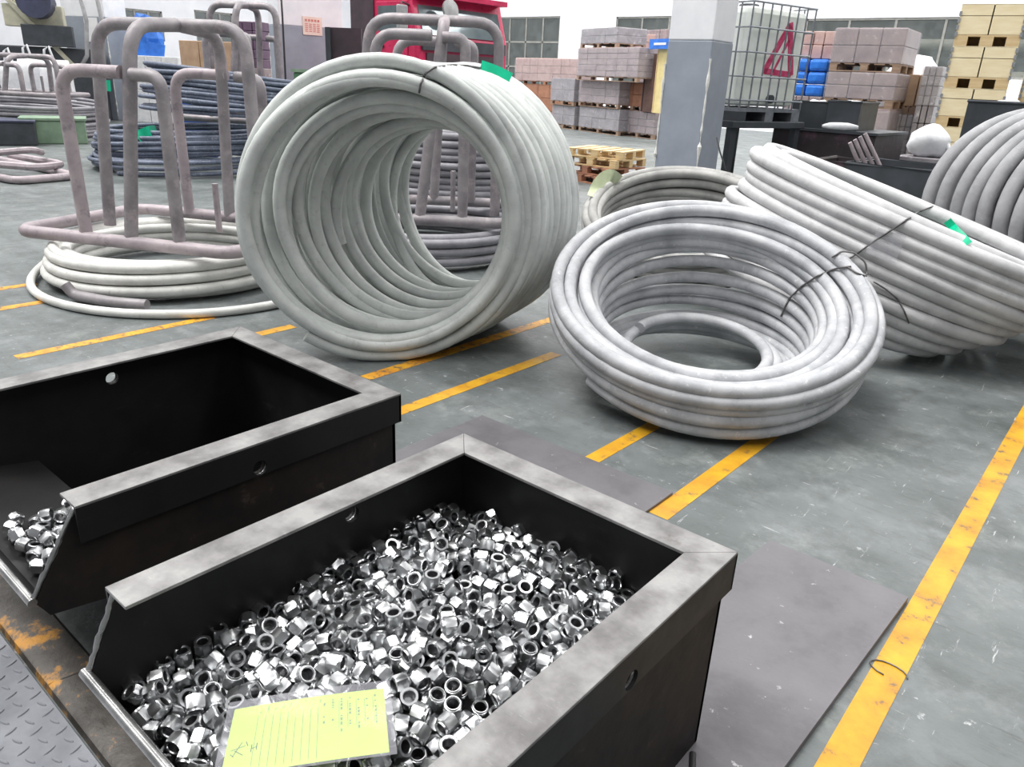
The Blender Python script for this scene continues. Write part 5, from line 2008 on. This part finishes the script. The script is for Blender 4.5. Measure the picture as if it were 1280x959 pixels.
# thin black wires hanging by the pillar
q = at(900, 205, 8.3)
tag(MB().tube([at(896,172,8.4), at(900,190,8.35), at(905,205,8.3), at(909,222,8.3), at(912,262,8.3), Vector((at(914,300,8.2).x, at(914,300,8.2).y, .005))], .008, 6).build('loose_cable', MT['cable'], None, smooth=True), 'thin black cable curling up in front of the grey pillar', 'cable')
# ------------------------------------------------------------------ dark container with two open boxes
d = 10.6; rz = R_(-1)
P, w = face(966, 1096, 165, d, rz); zt = zat(966, 157, d)
def open_box(name, label, cat, loc, rz, w, dp, h, m, t=.02, flare=0.0, rim=True):
    o = thing(name, label, cat, loc, rz)
    f = flare
    put('front_wall', MB().prism([(0,0),(w,0),(w+f,h),(-f,h)], 'y', -.0, t), MT[m], o)
    put('back_wall', MB().prism([(0,0),(w,0),(w+f,h),(-f,h)], 'y', dp-t, dp), MT[m], o)
    put('side_wall', MB().box(0, t, t, dp-t, 0, h), MT[m], o); put('side_wall', MB().box(w-t, w, t, dp-t, 0, h), MT[m], o)
    put('bottom', MB().box(t, w-t, t, dp-t, 0, t), MT[m], o)
    if rim:
        put('rim', MB().tube([(-f,.0,h),(w+f,.0,h),(w+f,dp,h),(-f,dp,h)], .016, 6, closed=True), MT[m], o)
    return o
ct = thing('steel_container', 'dark brown steel container carrying two dark open boxes', 'container', (P.x, P.y, 0), rz)
put('container_body', MB().box(0, w, 0, 1.1, 0, zt-.03), MT['darker'], ct, bevel=.01); put('container_rim', MB().box(-.03, w+.03, -.03, 1.13, zt-.03, zt), MT['dark'], ct)
Pa, wa = face(991, 1036, 140, 10.7, R_(3))
ha = zat(991, 126, 10.7)-zt
oa = open_box('open_box', 'dark open box with a white sack, left one on the container', 'box', (Pa.x, P.y+.1, zt), R_(3), wa, .6, ha, 'dark')
Pb, wb = face(1039, 1086, 140, 10.8, R_(3))
ob = open_box('open_box', 'dark grey open box, right one on the container', 'box', (Pb.x+.06, P.y+.1, zt), R_(3), wb-.06, .8, ha+.02, 'dark')
s_ = thing('white_sack', 'white sack in the left dark open box', 'sack', (Pa.x+wa/2, P.y+.4, zt+.03)); put('sack_body', lump(MB(), wa*.42, .24, ha*.56, 8), MT['bag'], s_, smooth=True)
s_ = thing('white_sack', 'white sacks filling the right dark open box', 'sack', (Pb.x+wb/2+.03, P.y+.5, zt+.03)); put('sack_body', lump(MB(), wb*.38, .33, ha*.56, 9), MT['bag'], s_, smooth=True)
s_ = thing('white_rag', 'crumpled white rag on the rim of the dark container', 'rag', (at(1052, 160, 10.4).x, P.y+.03, zt+.002)); put('rag_body', lump(MB(), .22, .06, .05, 12), MT['bag'], s_, smooth=True)
# open scrap bin with rods
d = 8.0
P, w = face(1062, 1172, 205, d, R_(2)); zt = zat(1062, 204, d)
sb = open_box('scrap_bin', 'dark open steel bin with rods, in front of the container', 'bin', (P.x, P.y, 0), R_(2), w, .9, zt, 'dark', flare=.03)
for k in range(4):
    a = Vector((P.x+.12+.07*k, P.y+.35, zt-.25)); b_ = a + Vector((-.22-.03*k, -.15, .42+.03*k))
    tag(MB().tube([a, b_], .018, 8).build('steel_rod', MT['frame_p'], None, smooth='auto'), ('leftmost rod leaning out of the dark scrap bin', 'second rod from the left in the scrap bin', 'third rod from the left in the scrap bin', 'rightmost rod leaning in the scrap bin')[k], 'rod', 'rods in the scrap bin')
# low dark tray and rail left of it
P2, w2 = face(1018, 1060, 200, 8.4, R_(2)); 
open_box('steel_tray', 'low dark steel tray left of the scrap bin', 'tray', (P2.x, P2.y, 0), R_(2), w2, .7, zat(1018, 200, 8.4), 'darker')
# sack on a block by the crates
ps = at(1157, 196, 11.6)
bk = thing('stone_block', 'grey block under the white sack by the pine crates', 'block', (ps.x-.3, ps.y-.25, 0)); put('block_body', MB().box(0, .62, 0, .5, 0, ps.z), MT['carton3'], bk, bevel=.01)
s_ = thing('white_sack', 'bulging white plastic sack in front of the pine crates', 'sack', (ps.x, ps.y, ps.z)); sbd = put('sack_body', lump(MB(), .25, .22, .22, 15, .25), MT['bag'], s_, smooth=True)
put('sack_neck', MB().tube([(.16,0,.22),(.24,-.02,.14),(.3,-.02,.05)], [.05,.03,.05], 8), MT['bag'], sbd, smooth=True)
# dark box right of the crates
P, w = face(1206, 1300, 145, 9.4, R_(6)); zb = zat(1206, 172, 9.4); zt = zat(1206, 126, 9.4)
st = thing('steel_stand', 'dark steel stand under the box at the right border', 'stand', (P.x, P.y, 0), R_(6))
put('stand_top', MB().box(0, w, 0, .6, zb-.05, zb), MT['dark'], st)
for x in (0, w-.06):
    for y in (0, .54): put('leg', MB().box(x, x+.06, y, y+.06, 0, zb-.05), MT['dark'], st)
open_box('open_box', 'dark green-grey open box by the pine crates at the right', 'box', (P.x, P.y, zb), R_(6), w, .6, zt-zb, 'dark')
s_ = thing('white_sack', 'white packing inside the dark box at the right', 'sack', (P.x+w*.45, P.y+.35, zb+.025)); put('sack_body', lump(MB(), w*.36, .18, (zt-zb)*.6, 19), MT['bag'], s_, smooth=True)

# ------------------------------------------------------------------ red truck
d = 14.0
P = at(521, 60, d)
tk = thing('truck', 'red truck cab with a large windscreen behind the frames', 'truck', (P.x, P.y, 0), R_(-2))
zw0 = zat(521, 42, d); zw1 = zat(521, 4, d)
body = [(0, .55), (0, zw0-.05), (-.16, zw1), (-.22, zw1+.22), (-1.75, zw1+.25), (-1.8, .55)]
put('cab_body', MB().prism(body, 'y', .0, 2.2), MT['red'], tk, bevel=.05)
put('windscreen', MB().add([(.012,.14,zw0),(.012,2.06,zw0),(-.150,2.06,zw1),(-.150,.14,zw1),(-.03,.14,zw0),(-.03,2.06,zw0),(-.19,2.06,zw1),(-.19,.14,zw1)], [(0,1,2,3),(7,6,5,4),(0,4,5,1),(3,2,6,7),(0,3,7,4),(1,5,6,2)]), MT['tglass'], tk)
dr = put('door', MB().box(-1.05, -.22, -.02, .0, .95, zw1+.05), MT['red'], tk, bevel=.01)
put('door_window', MB().box(-.98, -.32, -.03, -.018, zw0+.04, zw1-.02), MT['tglass'], dr); put('door_handle', MB().box(-.98, -.84, -.045, -.02, zw0-.22, zw0-.17), MT['darkred'], dr)
put('rear_panel', MB().box(-1.78, -1.12, -.02, .0, .9, zw1+.1), MT['darkred'], tk)
put('grille', MB().box(.0, .03, .2, 2.0, 1.3, zw0-.28), MT['darkred'], tk); put('wiper_panel', MB().box(.0, .05, .1, 2.1, zw0-.24, zw0-.06), MT['dark'], tk)
put('bumper', MB().box(-.2, .12, .0, 2.2, .6, 1.15), MT['chrome'], tk, bevel=.03)
for y in (.12, 1.72): put('headlamp', MB().box(.02, .06, y, y+.36, 1.2, 1.42), MT['whitepl'], tk)
mr = put('mirror', MB().box(-.02, .05, -.42, -.22, zw0+.05, zw1-.05), MT['chrome'], tk, bevel=.02)
put('mirror_arm', MB().tube([(-.2,-.0,zw1-.02),(-.02,-.3,zw1),(.0,-.32,zw0)], .016, 6), MT['darkred'], mr, smooth=True)
put('front_mirror', MB().lathe([(.02,-.03),(.17,-.01),(.17,.03),(.02,.05)], 16, Matrix.Translation((.1, .65, zw1-.05)) @ Matrix.Rotation(R_(80), 4, 'Y')), MT['chrome'], tk, smooth='auto')
put('sun_visor', MB().box(-.25, .06, .1, 2.1, zw1+.12, zw1+.2), MT['red'], tk)
for x in (-1.5,):
    for y in (.0, 1.9): put('wheel', MB().tube([(x+.6, y, .5), (x+.6, y+.3, .5)], .5, 20), MT['cable'], tk, smooth='auto')
# speckled steel sheets by the second frame
P, w = face(411, 452, 65, 8.2, R_(35)); 
sh = thing('steel_sheet', 'speckled grey steel sheet standing left of the second frame', 'sheet', (P.x, P.y, 0), R_(35))
put('sheet_panel', MB().box(0, w, 0, .03, 0, zat(411, 34, 8.2)), MT['darkred'], sh); put('sheet_flange', MB().box(-.02, .03, -.03, .0, 0, zat(411, 34, 8.2)), MT['dark'], sh)
# poster on the left pillar and its cable
P = at(385, 32, 13.6)
cl = colL
def on_pillar(name, label, u0, u1, v0, v1, d, m, cat, rot, lines=None):
    P, w = face(u0, u1, (v0+v1)/2, d, rot); z0 = zat(u0, v1, d); z1 = zat(u0, v0, d)
    o = thing(name, label, cat, (P.x, P.y, z0), rot)
    shp = put('sheet', MB().box(0, w, 0, .01, 0, z1-z0), MT[m], o)
    if lines:
        H = z1-z0
        hd = MB()
        for i in range(5): hd.box(w*(.12+.16*i), w*(.22+.16*i), -.004, 0, H*.74, H*.86)
        put('heading_print', hd, MT['ink'], shp)
        bd = MB()
        for k in range(5):
            for i in range(4): bd.box(w*(.12+.2*i), w*(.26+.2*i), -.004, 0, H*(.18+.1*k), H*(.22+.1*k))
        put('body_print', bd, MT['ink'], shp)
    return o
# ------------------------------------------------------------------ third pillar at the far left
p3 = at(138, 75, 24.5)
col3 = column('column', 'grey and white pillar with a paper notice behind the first frame', p3, 1.35, .8, R_(25), 2.55)
pn_ = col3.matrix_world @ Vector((-.66, -.014, 1.95))
pn_o = thing('paper_notice', 'white paper notice on the far left grey pillar', 'notice', pn_, R_(25))
put('sheet', MB().box(0, .42, 0, .012, 0, .58), MT['paper'], pn_o)
po_ = on_pillar('poster', 'cream poster with red print on the pillar left of the truck', 373, 397, 20, 43, 17.3, 'poster', 'poster', R_(82), True)
pz_ = colL.matrix_world @ Vector((.014, .50, 0)); po_.matrix_world = Matrix.Translation((pz_.x, pz_.y, po_.matrix_world.translation.z)) @ Matrix.Rotation(R_(82), 4, 'Z')
tag(MB().tube([at(351,-10,16.7), at(353,20,16.7), at(355,60,16.7), at(357,100,16.7), at(361,135,16.7)], .02, 6).build('pillar_conduit', MT['cable'], None, smooth=True), 'dark cable running down the pillar left of the truck', 'cable')
# green bin next to the left pillar
P, w = face(367, 396, 105, 11.6, R_(20))
g = thing('green_bin', 'green steel bin beside the left pillar', 'bin', (P.x, P.y, 0), R_(20))
put('bin_body', MB().box(0, w, 0, .4, 0, zat(367, 90, 11.6)), MT['gbox2'], g, bevel=.02); put('bin_lid', MB().box(-.02, w+.02, -.02, .42, zat(367, 90, 11.6), zat(367, 86, 11.6)), MT['gbox'], g)
# ------------------------------------------------------------------ goods on the left
P, w = face(226, 300, 78, 22, R_(25)); zb = zat(226, 108, 22)
cartons('peach-coloured cartons behind the first frame', (P.x, P.y, zb), R_(25), w, 1.0, zat(226, 50, 22)-zb, 3, 1, 'carton2')
cartons('lower peach cartons behind the dark coils', (P.x, P.y, .0), R_(25), w*1.05, 1.0, zb-.13, 4, 2, 'carton2')
pallet('pallet between the peach cartons', (P.x, P.y, zb-.13), R_(25), w, 1.0)
P, w = face(293, 328, 55, 20, R_(30)); zb = zat(293, 84, 20)
cartons('maroon crates stacked beside the left pillar', (P.x, P.y, zb), R_(30), w, .9, zat(293, 26, 20)-zb, 3, 5, 'maroon')
cartons('grey base crates under the maroon ones', (P.x, P.y, 0), R_(30), w, .9, zb, 2, 2, 'carton')
zt_ = zat(190, 70, 24.0); Pt, wt = face(158, 222, 70, 24.0, R_(40))
cartons('pale cartons under the blue tarpaulin', (Pt.x, Pt.y, 0), R_(40), wt, .9, zt_, 3, 2, 'whitepl')
t_ = thing('blue_tarpaulin', 'bright blue tarpaulin bundle seen through the first frame', 'tarpaulin', (at(189, 70, 24.5).x, at(189, 70, 24.5).y, zt_), R_(40))
put('tarp_body', lump(MB(), .42, .32, (zat(190, 20, 24)-zt_)*.6, 27, .38, 9, 6), MT['bluetarp'], t_)
put('tarp_flap', MB().add([(-.45,-.34,.0),(.5,-.36,.0),(.55,-.34,.28),(-.3,-.3,.42),(-.45,-.30,.0),(.5,-.32,.0),(.55,-.30,.28),(-.3,-.26,.42)], [(0,1,2,3),(7,6,5,4),(0,4,5,1),(1,5,6,2),(2,6,7,3),(3,7,4,0)]), MT['bluetarp'], t_)
P, w = face(222, 262, 108, 15.2, R_(30))
b = thing('blue_board', 'blue ribbed board standing behind the first frame', 'board', (P.x, P.y, 0), R_(30))
put('board_panel', MB().box(0, w, 0, .06, 0, zat(222, 88, 15.2)), MT['blues'], b)
for k in range(4): put('rib', MB().box(0, w, -.02, 0, zat(222, 90+5*k, 15.2)-.02, zat(222, 90+5*k, 15.2)), MT['chrome'], b)
# machine at the far left
m_ = thing('machine', 'cream machine frame with a dark motor in the top left corner', 'machine', (at(45, 60, 24).x, at(45, 60, 24).y, 0), R_(60))
H1 = zat(45, -30, 24)
put('ladder_rail', MB().bar((-.9,0,H1), (.9,0,1.2), .14, .1), MT['machine'], m_); put('ladder_rail', MB().bar((-.9,.5,H1), (.9,.5,1.2), .14, .1), MT['machine'], m_)
for k in range(6):
    q = (k+.5)/6; put('rung', MB().bar((-.9+1.8*q,0,H1+(1.2-H1)*q), (-.9+1.8*q,.5,H1+(1.2-H1)*q), .06), MT['dark'], m_)
put('side_panel', MB().box(-.6, .7, .05, .45, zat(45, 34, 24), zat(45, 6, 24)), MT['machine'], m_, bevel=.02)
put('motor', MB().tube([(.2,-.5,zat(60,4,24)), (.2,.2,zat(60,4,24))], .38, 16), MT['machdark'], m_, smooth='auto')
put('guard_hoop', MB().tube([(1.1,-.2,H1+.3),(1.25,-.2,2.4),(1.15,-.2,1.6),(.9,-.2,1.2)], .05, 8), MT['chrome'], m_, smooth=True)
put('guard_hoop', MB().tube([(1.5,-.2,H1+.3),(1.6,-.2,2.4),(1.5,-.2,1.3)], .05, 8), MT['chrome'], m_, smooth=True)
put('machine_base', MB().box(-1.6, 1.4, .0, 1.0, 0, zat(45, 58, 24)), MT['dark'], m_, bevel=.03)
put('control_panel', MB().box(-.2, .9, -.3, 0, zat(60, 58, 24), zat(60, 32, 24)), MT['dark'], m_, bevel=.02)
# white bulk sacks
for k, (u0, u1, v0) in enumerate(((3, 28, 76), (27, 53, 72), (52, 82, 74))):
    P, w = face(u0, u1, 95, 22.0-k*.3, R_(62))
    s_ = thing('bulk_sack', ('leftmost', 'middle', 'right-hand')[k] + ' white bulk sack behind the distant frame', 'sack', (P.x, P.y, 0), R_(62), 'white bulk sacks at the left')
    hz_ = zat(u0, v0, 22)
    mb = MB(); n = 5
    vs = []; fs = []
    rr = random.Random(50+k)
    for j in range(7):
        z = hz_*j/6; b_ = .06*math.sin(PI*j/6)
        for (x, y) in ((-b_, -b_), (w*.5, -b_*1.6), (w+b_, -b_), (w+b_, .45), (w+b_, .9+b_), (w*.5, .9+b_), (-b_, .9+b_), (-b_, .45)):
            vs.append((x+rr.uniform(-.03,.03), y+rr.uniform(-.03,.03), z))
    for j in range(6):
        for i in range(8): fs.append((j*8+i, j*8+(i+1)%8, (j+1)*8+(i+1)%8, (j+1)*8+i))
    fs.append(tuple(range(48, 56))); fs.append(tuple(range(7, -1, -1)))
    sbd = put('sack_body', mb.add(vs, fs), MT['bag'], s_, smooth=True)
    put('lifting_loop', MB().tube([(w*.2,.1,hz_-.05),(w*.25,.1,hz_+.2),(w*.45,.1,hz_+.28),(w*.6,.1,hz_-.03)], .025, 6), MT['bag'], sbd, smooth=True)
# green steel box and dark rods
P = at(30, 180, 17.3); 
b = thing('green_box', 'pale green steel box on the floor at the left', 'box', (P.x, P.y, 0), R_(68))
put('box_body', MB().box(0, 1.05, 0, .8, .0, .42), MT['gbox'], b, bevel=.02); put('box_rim', MB().box(-.03, 1.08, -.03, .83, .42, .46), MT['gbox'], b)
b = thing('dark_box', 'dark steel trough left of the green box', 'trough', (at(-40, 178, 17.0).x, at(-40, 178, 17.0).y, 0), R_(68))
put('trough_body', MB().box(0, 1.05, 0, .8, 0, .4), MT['dark'], b, bevel=.02); put('trough_rim', MB().box(-.02, 1.07, -.02, .82, .4, .43), MT['machdark'], b)

# ------------------------------------------------------------------ small things on the coils: ties, tape and tags
from mathutils.bvhtree import BVHTree
def surface(root):
    w = [c for c in root.children if c.name.startswith('winding')][0]; b = root.location
    return BVHTree.FromPolygons([v.co + Vector((b.x, b.y, 0)) for v in w.data.vertices], [tuple(p.vertices) for p in w.data.polygons])
def lay(tree, path, off):
    """points of the coil's surface under a path, lifted by off"""
    out = []
    for (u, v) in path:
        r = (at(u, v, 1.0) - EYE).normalized(); h = tree.ray_cast(EYE, r)
        if h[0] is not None: out.append(h[0] - r*off)
        elif out: out.append(EYE + r*(out[-1]-EYE).length)
    return out
def dense(path, n=6):
    out = []
    for a, b in zip(path, path[1:]): out += [(a[0]+(b[0]-a[0])*i/n, a[1]+(b[1]-a[1])*i/n) for i in range(n)]
    return out + [path[-1]]
def relax(pts, k=3):
    for _ in range(k): pts = [pts[0]] + [(pts[i-1]+pts[i]*2+pts[i+1])/4 for i in range(1, len(pts)-1)] + [pts[-1]]
    return pts
tA, tB, tC, tD = surface(cA), surface(cB), surface(cC), surface(cD)
def ribbon(root, tree, path, w, off, m, name, t=.004):
    c = relax(lay(tree, dense(path), off) or [at(u, v, 12.0) for u, v in path], 4); b = Vector((root.location.x, root.location.y, 0)); vs = []
    for i, p in enumerate(c):
        d = (c[min(i+1, len(c)-1)] - c[max(i-1, 0)]).normalized(); n = (EYE-p).normalized(); s_ = d.cross(n).normalized()*w/2
        vs += [p-b+s_, p-b-s_, p-b-s_-n*t, p-b+s_-n*t]
    fs = [(4*i+j, 4*i+(j+1)%4, 4*i+4+(j+1)%4, 4*i+4+j) for i in range(len(c)-1) for j in range(4)] + [(0,1,2,3), tuple(len(vs)-4+j for j in (3,2,1,0))]
    return put(name, MB().add(vs, fs), m, root, smooth='auto')
tie(cA, relax(lay(tA, dense([(524,116),(526,104),(532,92),(543,84),(562,81),(585,82),(602,85)]), .014), 1), .0055)
ribbon(cA, tA, [(600,85),(612,89),(624,94),(637,101)], .085, .012, MT['green'], 'tag')
tie(cB, relax(lay(tB, dense([(976,396),(986,374),(1002,358),(1022,345),(1044,336),(1064,333)]), .012), 1), .0055)
tie(cB, relax(lay(tB, dense([(1040,322),(1052,314),(1068,316),(1082,328),(1084,346),(1072,342),(1060,334)]), .012), 2), .005)
tie(cC, relax(lay(tC, dense([(1050,330),(1070,318),(1092,302),(1120,284),(1146,266),(1166,258)]), .012), 1), .0055)
tie(cC, relax(lay(tC, dense([(1092,352),(1108,362),(1122,374),(1130,388),(1136,404)]), .02), 2), .005)
ribbon(cC, tC, [(1090,300),(1106,306),(1126,312)], .15, .014, MT['sleeve'], 'label_sleeve')
ribbon(cC, tC, [(1184,276),(1196,290),(1210,306)], .05, .012, MT['green'], 'tag')
ribbon(cD, tD, [(741,246),(746,232),(754,222),(764,218),(774,226)], .10, .012, MT['tape'], 'tape_band')
tD1, tD2 = surface(d1), surface(d2)
ribbon(d1, tD1, [(172,172),(184,166),(196,163)], .16, .02, MT['green'], 'tag')
ribbon(d2, tD2, [(133,100),(134,108),(134,114)], .09, .02, MT['green'], 'tag')

# bent tube end lying by the flat coil
tag(MB().tube(smooth_corner([(-5.40, 1.83, .12), (-5.36, 1.86, .05), (-5.06, 1.96, .05), (-4.84, 2.10, .05)], .07), .036, 10).build('bent_tube', MT['frame'], None, smooth='auto'), 'bent grey tube end on the floor by the flat white coil', 'tube')
